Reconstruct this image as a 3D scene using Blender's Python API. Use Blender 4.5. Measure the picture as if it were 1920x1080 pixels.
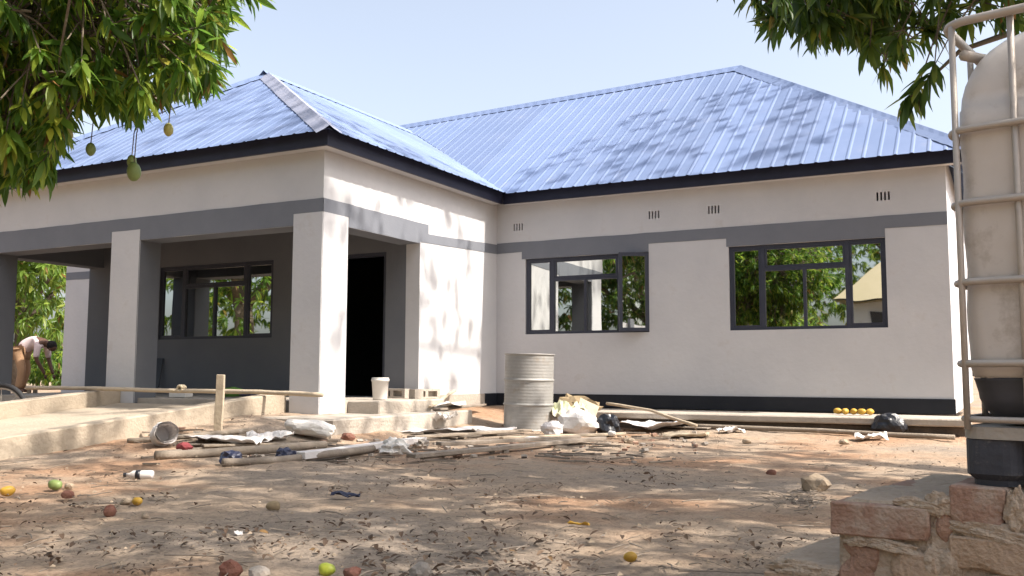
import bpy, bmesh, math, random
import numpy as np
from mathutils import Vector, Matrix, noise as mnoise
for o in list(bpy.data.objects): bpy.data.objects.remove(o)
S = bpy.context.scene; COL = S.collection
R_ = math.radians
random.seed(7); RNG = np.random.default_rng(7)
# ------------------------------------------------------------------ camera
ZO = 0.38                                        # floor level of the house above the yard
CAM = Vector((6.289, -11.4665, 0.2583+ZO)); YAW, PIT, ROL, FPX = 0.4853, 0.0918, 0.0031, 1758.23
F_ = Vector((-math.sin(YAW)*math.cos(PIT), math.cos(YAW)*math.cos(PIT), math.sin(PIT)))
r0 = Vector((math.cos(YAW), math.sin(YAW), 0)); u0 = r0.cross(F_)
RT = r0*math.cos(ROL)+u0*math.sin(ROL); UP = -r0*math.sin(ROL)+u0*math.cos(ROL)
cd = bpy.data.cameras.new('Camera'); cam = bpy.data.objects.new('Camera', cd); COL.objects.link(cam)
M = Matrix((RT, UP, -F_)).transposed().to_4x4(); M.translation = CAM; cam.matrix_world = M
cd.sensor_width = 36; cd.lens = 36*FPX/1920; cd.clip_start = .05; cd.clip_end = 3000
S.camera = cam
# ------------------------------------------------------------------ sky, sun, exposure
SUN_EL, SUN_AZ = R_(50), R_(3.6)                 # from +X, slightly behind the house front
sdir = Vector((math.cos(SUN_EL)*math.cos(SUN_AZ), math.cos(SUN_EL)*math.sin(SUN_AZ), math.sin(SUN_EL)))
W = bpy.data.worlds.new('World'); S.world = W; W.use_nodes = True
wn = W.node_tree; bg = wn.nodes['Background']
sk = wn.nodes.new('ShaderNodeTexSky'); sk.sky_type = 'NISHITA'; sk.sun_disc = False
sk.sun_elevation = SUN_EL; sk.sun_rotation = R_(90)-SUN_AZ; sk.dust_density = 4.5; sk.air_density = 1.0; sk.ozone_density = 1.2
hs = wn.nodes.new('ShaderNodeHueSaturation'); hs.inputs['Saturation'].default_value = .6; hs.inputs['Value'].default_value = 1.0   # thin overall haze
wn.links.new(sk.outputs[0], hs.inputs['Color']); wn.links.new(hs.outputs[0], bg.inputs[0]); bg.inputs[1].default_value = 0.15
sl = bpy.data.lights.new('Sun', 'SUN'); sl.energy = 4.3; sl.angle = R_(0.55); sl.color = (1, .92, .82)
so = bpy.data.objects.new('Sun', sl); COL.objects.link(so); so.rotation_euler = (-sdir).to_track_quat('-Z', 'Y').to_euler(); so.location = (20, 0, 30)
S.view_settings.view_transform = 'Standard'; S.view_settings.look = 'None'; S.view_settings.gamma = 1
S.view_settings.use_curve_mapping = False; S.view_settings.exposure = 1.08
S.cycles.max_bounces = 8; S.cycles.transparent_max_bounces = 8

# ------------------------------------------------------------------ helpers
def proj(p):
    d = Vector(p)-CAM; z = d.dot(F_)
    if z < .05: return None
    return (960+FPX*d.dot(RT)/z, 540-FPX*d.dot(UP)/z, z)
def ss(a, b, x):
    t = min(1, max(0, (x-a)/(b-a))); return t*t*(3-2*t)
def gz(x, y):                                    # height of the yard: soil banked up towards ramp and porch
    return .23*ss(-6.9, -4.2, y)*(1-ss(-.1, 1.3, x))*(1-ss(20, 40, -x)) + .035*ss(-1.6, -.8, y)*ss(.6, 1.4, x)
def gp(px, py, dz=0):                            # the point of the yard seen at a pixel of the photograph
    d = F_+RT*((px-960)/FPX)+UP*((540-py)/FPX)
    z = 0
    for _ in range(12):
        t = (z-CAM.z)/d.z; p = CAM+d*t; z = z*.5+.5*gz(p.x, p.y)
    return Vector((p.x, p.y, z+dz))
def at(px, py, dep):
    return CAM+(F_+RT*((px-960)/FPX)+UP*((540-py)/FPX))*dep

MATS = {}
def mat(name, col, rough=.8, metal=0, col2=None, scale=4, amt=1, bump=0, bscale=40, detail=6, spec=.3, trans=0, stains=None):
    m = bpy.data.materials.new(name); m.use_nodes = True; nt = m.node_tree; N = nt.nodes; L = nt.links
    b = N['Principled BSDF']; b.inputs['Roughness'].default_value = rough; b.inputs['Metallic'].default_value = metal
    b.inputs['Specular IOR Level'].default_value = spec
    b.inputs['Base Color'].default_value = (*col, 1)
    tc = N.new('ShaderNodeTexCoord'); src = None
    if col2:
        n = N.new('ShaderNodeTexNoise'); n.inputs['Scale'].default_value = scale; n.inputs['Detail'].default_value = detail; n.inputs['Roughness'].default_value = .62
        L.new(tc.outputs['Object'], n.inputs['Vector'])
        r = N.new('ShaderNodeValToRGB'); r.color_ramp.elements[0].position = .5-.2/amt; r.color_ramp.elements[1].position = .5+.2/amt
        r.color_ramp.elements[0].color = (*col, 1); r.color_ramp.elements[1].color = (*col2, 1)
        L.new(n.outputs['Fac'], r.inputs['Fac']); src = r.outputs['Color']
    if stains:                                   # (colour, scale, threshold, strength)
        sc, ssc, th, st = stains
        n = N.new('ShaderNodeTexNoise'); n.inputs['Scale'].default_value = ssc; n.inputs['Detail'].default_value = 8; n.inputs['Roughness'].default_value = .7
        L.new(tc.outputs['Object'], n.inputs['Vector'])
        r = N.new('ShaderNodeValToRGB'); r.color_ramp.elements[0].position = th; r.color_ramp.elements[1].position = min(1, th+.16)
        r.color_ramp.elements[0].color = (0, 0, 0, 1); r.color_ramp.elements[1].color = (st, st, st, 1)
        L.new(n.outputs['Fac'], r.inputs['Fac'])
        mx = N.new('ShaderNodeMix'); mx.data_type = 'RGBA'; L.new(r.outputs['Color'], mx.inputs[0])
        if src: L.new(src, mx.inputs[6])
        else: mx.inputs[6].default_value = (*col, 1)
        mx.inputs[7].default_value = (*sc, 1); src = mx.outputs[2]
    if src: L.new(src, b.inputs['Base Color'])
    if bump:
        n = N.new('ShaderNodeTexNoise'); n.inputs['Scale'].default_value = bscale; n.inputs['Detail'].default_value = 5
        L.new(tc.outputs['Object'], n.inputs['Vector'])
        bp = N.new('ShaderNodeBump'); bp.inputs['Strength'].default_value = bump; bp.inputs['Distance'].default_value = .02
        L.new(n.outputs['Fac'], bp.inputs['Height']); L.new(bp.outputs[0], b.inputs['Normal'])
    MATS[name] = m; return m
def leafmat(name, c1, c2, c3, tr=.35, rough=.4):
    m = bpy.data.materials.new(name); m.use_nodes = True; nt = m.node_tree; N = nt.nodes; L = nt.links
    b = N['Principled BSDF']; g = N.new('ShaderNodeNewGeometry'); r = N.new('ShaderNodeValToRGB')
    r.color_ramp.elements[0].color = (*c1, 1); r.color_ramp.elements[1].color = (*c3, 1)
    e = r.color_ramp.elements.new(.6); e.color = (*c2, 1); r.color_ramp.elements[-1].position = .95; e = r.color_ramp.elements.new(.985); e.color = (.16, .09, .03, 1)
    L.new(g.outputs['Random Per Island'], r.inputs['Fac']); L.new(r.outputs['Color'], b.inputs['Base Color'])
    b.inputs['Roughness'].default_value = rough; b.inputs['Specular IOR Level'].default_value = .4
    t = N.new('ShaderNodeBsdfTranslucent'); h = N.new('ShaderNodeHueSaturation'); h.inputs['Value'].default_value = 2.4; h.inputs['Hue'].default_value = .49
    L.new(r.outputs['Color'], h.inputs['Color']); L.new(h.outputs[0], t.inputs['Color'])
    mx = N.new('ShaderNodeMixShader'); mx.inputs[0].default_value = tr
    L.new(b.outputs[0], mx.inputs[1]); L.new(t.outputs[0], mx.inputs[2]); L.new(mx.outputs[0], N['Material Output'].inputs['Surface'])
    MATS[name] = m; return m
mat('cream', (.465, .465, .48), .85, col2=(.53, .525, .535), scale=1.3, bump=.22, bscale=14, spec=.2, stains=((.36, .32, .29), 2.6, .58, .45))
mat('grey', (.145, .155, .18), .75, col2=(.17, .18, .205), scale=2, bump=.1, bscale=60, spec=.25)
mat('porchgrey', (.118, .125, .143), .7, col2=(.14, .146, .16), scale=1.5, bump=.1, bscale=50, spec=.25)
mat('black', (.006, .008, .014), .55, col2=(.012, .014, .02), scale=3, bump=.05, stains=((.10, .08, .06), 5, .66, .5))
mat('fascia', (.012, .013, .028), .5, col2=(.02, .022, .045), scale=3)
mat('frame', (.03, .034, .052), .45, col2=(.042, .046, .065), scale=6)
mat('concrete', (.33, .29, .25), .9, col2=(.42, .37, .31), scale=3, bump=.5, bscale=30, stains=((.16, .13, .11), 3.3, .58, .7))
mat('kerbc', (.30, .25, .19), .92, col2=(.38, .32, .25), scale=2.5, bump=.5, bscale=26, stains=((.22, .17, .13), 2.6, .6, .7))
mat('mortar', (.36, .285, .215), .95, col2=(.43, .35, .27), scale=9, bump=.9, bscale=45, stains=((.18, .15, .12), 9, .6, .6))
mat('brickA', (.28, .165, .12), .92, col2=(.35, .245, .185), scale=16, bump=.5, bscale=85, stains=((.40, .33, .27), 7, .5, .85))
mat('brickB', (.25, .155, .115), .92, col2=(.38, .24, .17), scale=20, bump=.5, bscale=85, stains=((.20, .14, .11), 12, .55, .8))
mat('brickC', (.37, .27, .19), .92, col2=(.44, .33, .24), scale=18, bump=.5, bscale=85, stains=((.24, .18, .14), 14, .55, .7))
mat('mangopale', (.36, .36, .13), .45, col2=(.42, .38, .12), scale=9, spec=.4)
mat('drum', (.235, .23, .22), .6, metal=.2, col2=(.32, .31, .29), scale=5, bump=.12, bscale=30, stains=((.24, .19, .14), 4, .56, .7), spec=.4)
mat('soil_shade', (.085, .07, .06), .95, col2=(.15, .12, .095), scale=6, bump=.9, bscale=25)  # dark tone for rough soil, with the shadow below the apron in the colour
mat('wood', (.27, .225, .18), .9, col2=(.21, .17, .13), scale=9, bump=.4, bscale=35, stains=((.5, .46, .42), 7, .6, .6))
mat('woodpale', (.46, .38, .28), .85, col2=(.38, .31, .23), scale=7, bump=.3, bscale=30)
mat('wooddark', (.18, .145, .115), .9, col2=(.26, .22, .18), scale=8, bump=.4, bscale=35, stains=((.5, .47, .44), 9, .6, .7))
mat('paper', (.52, .49, .48), .9, col2=(.60, .57, .55), scale=5, bump=.5, bscale=12, stains=((.33, .27, .22), 6, .58, .7))
mat('sack', (.56, .53, .50), .85, col2=(.64, .61, .57), scale=7, bump=.6, bscale=18, stains=((.36, .28, .22), 5, .57, .7))
mat('sackgreen', (.44, .47, .26), .85, col2=(.60, .58, .48), scale=6, bump=.5, bscale=20, stains=((.5, .47, .42), 6, .5, .9))
mat('cartonboard', (.46, .37, .26), .9, col2=(.52, .44, .33), scale=4, bump=.2)
mat('blackplastic', (.012, .013, .018), .35, bump=.4, bscale=25, spec=.5)
mat('blueplastic', (.02, .024, .055), .4, bump=.5, bscale=30, spec=.5)
mat('redcloth', (.2, .04, .045), .85, bump=.3)
mat('greencloth', (.07, .17, .03), .85, bump=.4, col2=(.12, .24, .05), scale=9)
mat('whiteplastic', (.66, .64, .61), .4, col2=(.58, .55, .51), scale=6, spec=.4)
mat('tank', (.50, .45, .40), .45, col2=(.60, .56, .52), scale=3.5, bump=.15, bscale=12, stains=((.27, .22, .17), 6.5, .52, .75), spec=.4)
mat('tanklow', (.045, .045, .05), .5, col2=(.07, .07, .08), scale=7, stains=((.30, .27, .25), 9, .6, .8))
mat('galv', (.40, .36, .32), .55, metal=.35, col2=(.48, .43, .38), scale=8, bump=.15, stains=((.24, .19, .15), 7, .58, .6))
mat('pallet', (.035, .038, .048), .55, col2=(.055, .06, .075), scale=6, bump=.2, stains=((.26, .24, .22), 13, .56, .8))
mat('palletrim', (.40, .36, .31), .85, col2=(.3, .27, .23), scale=8, bump=.4)
mat('rock', (.26, .20, .14), .95, col2=(.34, .27, .2), scale=9, bump=.9, bscale=22)
mat('redrock', (.17, .065, .045), .9, col2=(.22, .11, .08), scale=14, bump=.8, bscale=30)
mat('greyrock', (.27, .235, .20), .9, col2=(.34, .30, .26), scale=12, bump=.7, bscale=30)
mat('mangoyellow', (.50, .31, .04), .5, col2=(.40, .22, .03), scale=14, spec=.4, stains=((.25, .12, .03), 12, .64, .8))
mat('mangogreen', (.27, .32, .05), .4, col2=(.47, .50, .05), scale=9, spec=.4)
mat('mangohang', (.13, .19, .06), .5, col2=(.2, .25, .08), scale=12, spec=.4)
mat('bark', (.11, .085, .065), .95, col2=(.17, .14, .11), scale=9, bump=1, bscale=18)
mat('skin', (.09, .045, .028), .6)
mat('shirt', (.50, .40, .40), .9, col2=(.58, .48, .47), scale=9)
mat('shirtdark', (.05, .04, .05), .9)
mat('trousers', (.36, .22, .13), .9, col2=(.3, .18, .1), scale=5)
mat('hair', (.012, .01, .01), .9)
mat('rubber', (.03, .03, .032), .8, bump=.2)
mat('tanroof', (.36, .31, .20), .85, col2=(.41, .35, .24), scale=1.2, bump=.1)
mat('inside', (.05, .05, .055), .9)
mat('straw', (.30, .23, .14), .95, col2=(.2, .15, .09), scale=14)
mat('rope', (.5, .42, .3), .95, bump=.6, bscale=60)
mat('cap', (.23, .25, .33), .6, metal=.1, col2=(.27, .28, .34), scale=5, bump=.1)
leafmat('leafdark', (.025, .055, .010), (.045, .09, .014), (.12, .16, .025), .45)
leafmat('leafmid', (.036, .085, .014), (.08, .155, .022), (.24, .30, .04), .52)
leafmat('leafbright', (.07, .13, .02), (.11, .18, .03), (.2, .24, .05), .45)
leafmat('leafdry', (.04, .026, .017), (.10, .062, .04), (.17, .115, .075), .1, .8)
# roof metal
m = mat('roof', (.13, .18, .31), .64, metal=.05, col2=(.155, .205, .34), scale=1.5, bump=.06, bscale=7, spec=.4, stains=((.22, .24, .31), 3.0, .58, .4))
N = m.node_tree.nodes; L = m.node_tree.links; oi = N.new('ShaderNodeObjectInfo'); mr = N.new('ShaderNodeMapRange'); mr.inputs[3].default_value = .88; mr.inputs[4].default_value = 1.12
hv = N.new('ShaderNodeHueSaturation'); L.new(oi.outputs['Random'], mr.inputs[0]); L.new(mr.outputs[0], hv.inputs['Value'])
src = N['Principled BSDF'].inputs['Base Color'].links[0].from_socket; L.new(src, hv.inputs['Color']); L.new(hv.outputs[0], N['Principled BSDF'].inputs['Base Color'])
# mirror-tinted panes
m = mat('pane', (.60, .62, .60), .015, metal=1.0)
N = m.node_tree.nodes; L = m.node_tree.links
tc = N.new('ShaderNodeTexCoord'); nn = N.new('ShaderNodeTexNoise'); nn.inputs['Scale'].default_value = 2.2; nn.inputs['Detail'].default_value = 1
bp = N.new('ShaderNodeBump'); bp.inputs['Strength'].default_value = .035; bp.inputs['Distance'].default_value = .02
L.new(tc.outputs['Object'], nn.inputs['Vector']); L.new(nn.outputs['Fac'], bp.inputs['Height']); L.new(bp.outputs[0], N['Principled BSDF'].inputs['Normal'])
# soil
m = bpy.data.materials.new('soil'); m.use_nodes = True; MATS['soil'] = m
N = m.node_tree.nodes; L = m.node_tree.links; b = N['Principled BSDF']; b.inputs['Roughness'].default_value = .95; b.inputs['Specular IOR Level'].default_value = .15
tc = N.new('ShaderNodeTexCoord')
def nz(sc, det=6, ro=.6):
    n = N.new('ShaderNodeTexNoise'); n.inputs['Scale'].default_value = sc; n.inputs['Detail'].default_value = det; n.inputs['Roughness'].default_value = ro
    L.new(tc.outputs['Object'], n.inputs['Vector']); return n.outputs['Fac']
def ramp(fac, stops):
    r = N.new('ShaderNodeValToRGB'); e = r.color_ramp.elements
    e[0].position, e[0].color = stops[0][0], (*stops[0][1], 1); e[1].position, e[1].color = stops[-1][0], (*stops[-1][1], 1)
    for p, c in stops[1:-1]: x = e.new(p); x.color = (*c, 1)
    L.new(fac, r.inputs['Fac']); return r.outputs['Color']
def mixc(a, bb, fac=None, f=.5, mode='MIX'):
    x = N.new('ShaderNodeMix'); x.data_type = 'RGBA'; x.blend_type = mode; x.inputs[0].default_value = f
    if fac: L.new(fac, x.inputs[0])
    L.new(a, x.inputs[6]); L.new(bb, x.inputs[7]); return x.outputs[2]
c1 = ramp(nz(.55, 4), [(.38, (.275, .225, .18)), (.5, (.345, .265, .195)), (.62, (.33, .21, .135))])
c2 = ramp(nz(14, 8, .75), [(.3, (.50, .50, .50)), (.5, (.95, .95, .95)), (.72, (1.15, 1.12, 1.1))])
c3 = ramp(nz(60, 4, .7), [(.35, (.6, .58, .56)), (.5, (1, 1, 1)), (.7, (1.1, 1.08, 1.05))])
L.new(mixc(mixc(c1, c2, f=.9, mode='MULTIPLY'), c3, f=.7, mode='MULTIPLY'), b.inputs['Base Color'])
bp = N.new('ShaderNodeBump'); bp.inputs['Strength'].default_value = .7; bp.inputs['Distance'].default_value = .025
L.new(nz(28, 8, .7), bp.inputs['Height']); L.new(bp.outputs[0], b.inputs['Normal'])

class MB:
    def __init__(s): s.v = []; s.f = []; s.mi = []
    def face(s, pts, mi=0):
        k = len(s.v); s.v += [tuple(p) for p in pts]; s.f.append(tuple(range(k, k+len(pts)))); s.mi.append(mi)
    def box(s, a, b, mi=0, X=None, mis=None):    # faces: bottom, top, -y, +x, +y, -x
        (x0, y0, z0), (x1, y1, z1) = a, b; k = len(s.v)
        P = [(x0, y0, z0), (x1, y0, z0), (x1, y1, z0), (x0, y1, z0), (x0, y0, z1), (x1, y0, z1), (x1, y1, z1), (x0, y1, z1)]
        s.v += [tuple(X @ Vector(p)) for p in P] if X else P
        for j, q in enumerate(((3, 2, 1, 0), (4, 5, 6, 7), (0, 1, 5, 4), (1, 2, 6, 5), (2, 3, 7, 6), (3, 0, 4, 7))):
            s.f.append(tuple(k+i for i in q)); s.mi.append(mis[j] if mis else mi)
        return s
    def tube(s, pts, rad, n=8, mi=0, caps=True):
        pts = [Vector(p) for p in pts]; rad = rad if isinstance(rad, (list, tuple)) else [rad]*len(pts)
        rings = []; ref = Vector((0, 0, 1))
        d0 = (pts[1]-pts[0]).normalized()
        if abs(d0.z) > .9: ref = Vector((1, 0, 0))
        a = d0.cross(ref).normalized()
        for i, p in enumerate(pts):
            d = (pts[min(i+1, len(pts)-1)]-pts[max(i-1, 0)]).normalized()
            a = (a-d*a.dot(d)).normalized(); c = d.cross(a)
            k = len(s.v)
            s.v += [tuple(p+(a*math.cos(2*math.pi*j/n)+c*math.sin(2*math.pi*j/n))*rad[i]) for j in range(n)]
            rings.append(k)
        for r, q in zip(rings, rings[1:]):
            for j in range(n):
                s.f.append((r+j, r+(j+1) % n, q+(j+1) % n, q+j)); s.mi.append(mi)
        if caps:
            s.f.append(tuple(rings[0]+j for j in range(n))[::-1]); s.mi.append(mi)
            s.f.append(tuple(rings[-1]+j for j in range(n))); s.mi.append(mi)
        return s
    def lathe(s, prof, c=(0, 0, 0), n=28, mi=0, cap0=True, cap1=True):
        ks = []
        for r, z in prof:
            ks.append(len(s.v)); s.v += [(c[0]+r*math.cos(2*math.pi*j/n), c[1]+r*math.sin(2*math.pi*j/n), c[2]+z) for j in range(n)]
        for r, q in zip(ks, ks[1:]):
            for j in range(n): s.f.append((r+j, r+(j+1) % n, q+(j+1) % n, q+j)); s.mi.append(mi)
        if cap0: s.f.append(tuple(ks[0]+j for j in range(n))[::-1]); s.mi.append(mi)
        if cap1: s.f.append(tuple(ks[-1]+j for j in range(n))); s.mi.append(mi)
        return s
    def build(s, name, mats, parent=None, smooth=False, loc=None, rot=None):
        me = bpy.data.meshes.new(name); me.from_pydata(s.v, [], s.f)
        if isinstance(mats, str): mats = [mats]
        for m_ in mats: me.materials.append(MATS[m_])
        me.polygons.foreach_set('material_index', s.mi)
        if smooth: me.polygons.foreach_set('use_smooth', [True]*len(s.f))
        me.update(); return link(name, me, parent, loc, rot)
def link(name, data, parent=None, loc=None, rot=None):
    o = bpy.data.objects.new(name, data); COL.objects.link(o)
    if loc is not None: o.location = loc
    if rot is not None: o.rotation_euler = rot
    if parent: o.parent = parent
    return o
def tag(o, label, cat, group=None, kind=None):
    o['label'] = label
    if cat: o['category'] = cat
    if group: o['group'] = group
    if kind: o['kind'] = kind
    return o
def thing(name, label, cat, loc=(0, 0, 0), rot=(0, 0, 0), group=None):
    return tag(link(name, None, None, loc, rot), label, cat, group)
def rough_box(name, size, m_, seed=0, amt=.006, bev=.01, cuts=2, parent=None, loc=(0, 0, 0), rot=(0, 0, 0), chips=0):
    bm = bmesh.new(); bmesh.ops.create_cube(bm, size=1)
    bmesh.ops.scale(bm, vec=size, verts=bm.verts)
    if bev: bmesh.ops.bevel(bm, geom=bm.edges[:], offset=bev, segments=1, affect='EDGES')
    if cuts: bmesh.ops.subdivide_edges(bm, edges=[e for e in bm.edges if e.calc_length() > .04], cuts=cuts, use_grid_fill=True)
    for v in bm.verts:
        v.co += mnoise.noise_vector(v.co*14+Vector((seed*3.1, seed, 0)))*amt+mnoise.noise_vector(v.co*4+Vector((seed, 2, seed)))*amt
    for _ in range(chips):                       # knocked-off corners and edges
        c = Vector([s_/2*random.choice((-1, 1)) for s_ in size]); c[random.choice((0, 2))] *= random.uniform(.3, 1); rr = random.uniform(.018, .04)
        for v in bm.verts:
            d_ = (v.co-c).length
            if d_ < rr: v.co -= c.normalized()*(rr-d_)*random.uniform(.35, .6)
    me = bpy.data.meshes.new(name); bm.to_mesh(me); bm.free(); me.materials.append(MATS[m_])
    return link(name, me, parent, loc, rot)
def blob(name, size, m_, seed=0, amt=.25, sub=2, parent=None, loc=(0, 0, 0), rot=(0, 0, 0), freq=1.5, flat=0, smooth=False):
    bm = bmesh.new(); bmesh.ops.create_icosphere(bm, subdivisions=sub, radius=.5)
    for v in bm.verts:
        c = v.co.copy(); k = 1+amt*mnoise.noise(c*freq*2+Vector((seed*1.7, seed*.9, seed)))+amt*.4*mnoise.noise(c*freq*6+Vector((seed, 0, 0)))
        v.co = Vector((c.x*size[0], c.y*size[1], c.z*size[2]))*k
        if flat and v.co.z < -flat*size[2]: v.co.z = -flat*size[2]
    me = bpy.data.meshes.new(name); bm.to_mesh(me); bm.free(); me.materials.append(MATS[m_])
    if smooth: me.polygons.foreach_set('use_smooth', [True]*len(me.polygons))
    return link(name, me, parent, loc, rot)

# ================================================================== ground
def axis(dense0, dense1, step, far0, far1):
    a = list(np.arange(dense0, dense1+1e-6, step)); k = step; x = dense1
    while x < far1: k *= 1.22; x += k; a.append(x)
    k = step; x = dense0
    while x > far0: k *= 1.22; x -= k; a.insert(0, x)
    return a
gxs = axis(-3.5, 7.5, .055, -600, 600); gys = axis(-10, 0, .055, -600, 600)
V = []
for y in gys:
    for x in gxs:
        p = Vector((x, y, 0)); h = gz(x, y)
        if -30 < x < 30 and -30 < y < 30:
            h += .030*mnoise.noise(p*.7)+.014*mnoise.noise(p*2.6)+.008*mnoise.noise(p*8)+.004*mnoise.noise(p*19)
        V.append((x, y, h-.012))
nx = len(gxs); FC = [(j*nx+i, j*nx+i+1, (j+1)*nx+i+1, (j+1)*nx+i) for j in range(len(gys)-1) for i in range(nx-1)]
me = bpy.data.meshes.new('ground'); me.from_pydata(V, [], FC); me.materials.append(MATS['soil']); me.polygons.foreach_set('use_smooth', [True]*len(FC))
g = link('ground', me); g['kind'] = 'structure'; g['label'] = 'sandy grey brown yard of bare trampled soil'

# ================================================================== house
H = thing('house', 'single storey cream and grey house with blue metal hip roof and pillared porch', 'house', (0, 0, ZO))
WX, D = 5.754, 3.792
def wall(name, u0_, u1_, z0, z1, holes, th, plane, sgn, mats, parent=H):
    # plane(u, w, z): w = 0 outer face, w = th inner face
    us = sorted({u0_, u1_, *[h[0] for h in holes], *[h[1] for h in holes]}); zs = sorted({z0, z1, *[h[2] for h in holes], *[h[3] for h in holes]})
    inh = lambda u, z: any(h[0] < u < h[1] and h[2] < z < h[3] for h in holes)
    solid = [[not inh((us[i]+us[i+1])/2, (zs[j]+zs[j+1])/2) for j in range(len(zs)-1)] for i in range(len(us)-1)]
    b_ = MB(); nU, nZ = len(us)-1, len(zs)-1
    for i in range(nU):
        for j in range(nZ):
            if not solid[i][j]: continue
            a, b2, c, d = us[i], us[i+1], zs[j], zs[j+1]
            b_.face([plane(a, 0, c), plane(b2, 0, c), plane(b2, 0, d), plane(a, 0, d)]); b_.face([plane(b2, th, c), plane(a, th, c), plane(a, th, d), plane(b2, th, d)], 1)
            if i == 0 or not solid[i-1][j]: b_.face([plane(a, th, c), plane(a, 0, c), plane(a, 0, d), plane(a, th, d)])
            if i == nU-1 or not solid[i+1][j]: b_.face([plane(b2, 0, c), plane(b2, th, c), plane(b2, th, d), plane(b2, 0, d)])
            if j == 0 or not solid[i][j-1]: b_.face([plane(a, th, c), plane(b2, th, c), plane(b2, 0, c), plane(a, 0, c)])
            if j == nZ-1 or not solid[i][j+1]: b_.face([plane(a, 0, d), plane(b2, 0, d), plane(b2, th, d), plane(a, th, d)])
    return b_.build(name, mats, parent)
PY = lambda y0: (lambda u, w, z: (u, y0+w, z))           # faces -Y
PX = lambda x0: (lambda u, w, z: (x0-w, u, z))           # faces +X
W1 = (.45, 2.238, .804, 1.844); W2 = (3.2775, 5.098, .804, 1.844); W3 = (-4.47, -2.33, .735, 1.775); DR = (-1.3, -.50, -.02, 1.775)
ZT = 2.78
def slots(x, z, w=.145, h=.10, n=4):
    s = w/(n*2-1); return [(x-w/2+2*i*s, x-w/2+2*i*s+s, z-h/2, z+h/2) for i in range(n)]
vents = [(.335, 2.30), (2.315, 2.32), (3.10, 2.325), (5.09, 2.325)]
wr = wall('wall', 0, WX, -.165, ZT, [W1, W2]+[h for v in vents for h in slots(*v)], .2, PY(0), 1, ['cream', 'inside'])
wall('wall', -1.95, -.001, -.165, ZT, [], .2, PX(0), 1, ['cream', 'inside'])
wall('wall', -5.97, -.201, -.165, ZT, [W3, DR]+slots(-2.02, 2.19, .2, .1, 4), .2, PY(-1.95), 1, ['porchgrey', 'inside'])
wall('wall', -9.12, -5.971, -.165, ZT, slots(-8.5, 2.36, .2, .12, 3), .2, PY(0.0), 1, ['cream', 'inside'])
b_ = MB(); b_.box((-6.17, -1.75, -.165), (-5.971, -.001, ZT)); b_.build('wall', 'cream', H)
b_ = MB(); b_.box((WX-.2, .201, -.165), (WX, 6.1, ZT)); b_.build('wall', 'cream', H)
b_ = MB(); b_.box((-9.12, .201, -.165), (-8.92, 6.1, ZT)); b_.build('wall', 'cream', H)
b_ = MB(); b_.box((-8.919, 5.9, -.165), (WX-.201, 6.1, ZT)); b_.build('wall', 'cream', H)
b_ = MB(); b_.box((-.4, .2, -.1), (-.25, 5.89, ZT)); b_.box((-5.96, 1.2, -.1), (-.41, 1.3, ZT)); b_.build('partition', 'inside', H)
b_ = MB(); b_.box((-8.91, .21, ZT-.03), (WX-.21, 5.89, ZT)); b_.box((-5.95, -1.74, ZT-.03), (-.21, .2, ZT)); b_.build('ceiling', 'inside', H)
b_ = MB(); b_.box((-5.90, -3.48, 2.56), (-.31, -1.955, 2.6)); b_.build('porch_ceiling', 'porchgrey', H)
# plinth, black painted; the sunlit side one bare
b_ = MB(); b_.box((.0, -.016, -.166), (WX+.012, -.001, 0)); b_.box((.001, -.34, -.166), (.016, -.017, 0)); b_.build('plinth', 'black', H)
b_ = MB(); b_.box((.001, -1.94, -.3), (.012, -.342, -.002)); b_.build('plinth', 'concrete', H)
# beams and pillars
FRT = -D
b_ = MB(); b_.box((-5.96, FRT, 1.825), (0, FRT+.31, 2.70), mis=[2, 0, 0, 0, 1, 0]); b_.build('porch_beam', ['cream', 'porchgrey', 'grey'], H)
b_ = MB(); b_.box((-.3, FRT+.311, 1.845), (0, -1.951, 2.70), mis=[2, 0, 0, 0, 1, 1]); b_.build('porch_beam', ['cream', 'porchgrey', 'grey'], H)
b_ = MB(); b_.box((-5.96, FRT+.311, 1.83), (-5.66, -1.951, 2.70), mis=[1, 0, 0, 1, 1, 0]); b_.build('porch_beam', ['cream', 'porchgrey', 'grey'], H)
def pillar(x0, x1, dep, z0, sidemi):
    bm = bmesh.new(); bmesh.ops.create_cube(bm, size=1)
    bmesh.ops.scale(bm, vec=(x1-x0, dep, 1.955-z0), verts=bm.verts); bmesh.ops.translate(bm, vec=((x0+x1)/2, FRT-.004+dep/2, (1.955+z0)/2), verts=bm.verts)
    bmesh.ops.bevel(bm, geom=[e for e in bm.edges if abs(e.verts[0].co.z-e.verts[1].co.z) > 1], offset=.008, segments=2, affect='EDGES')
    for f in bm.faces:
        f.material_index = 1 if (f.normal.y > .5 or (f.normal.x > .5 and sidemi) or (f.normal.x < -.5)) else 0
    me = bpy.data.meshes.new('pillar'); bm.to_mesh(me); bm.free()
    for k in ('cream', 'porchgrey'): me.materials.append(MATS[k])
    return link('pillar', me, H)
pillar(-.402, .004, .435, -.163, 0); pillar(-3.227, -2.73, .32, -.2, 1); pillar(-5.965, -5.46, .33, -.2, 1)
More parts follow.
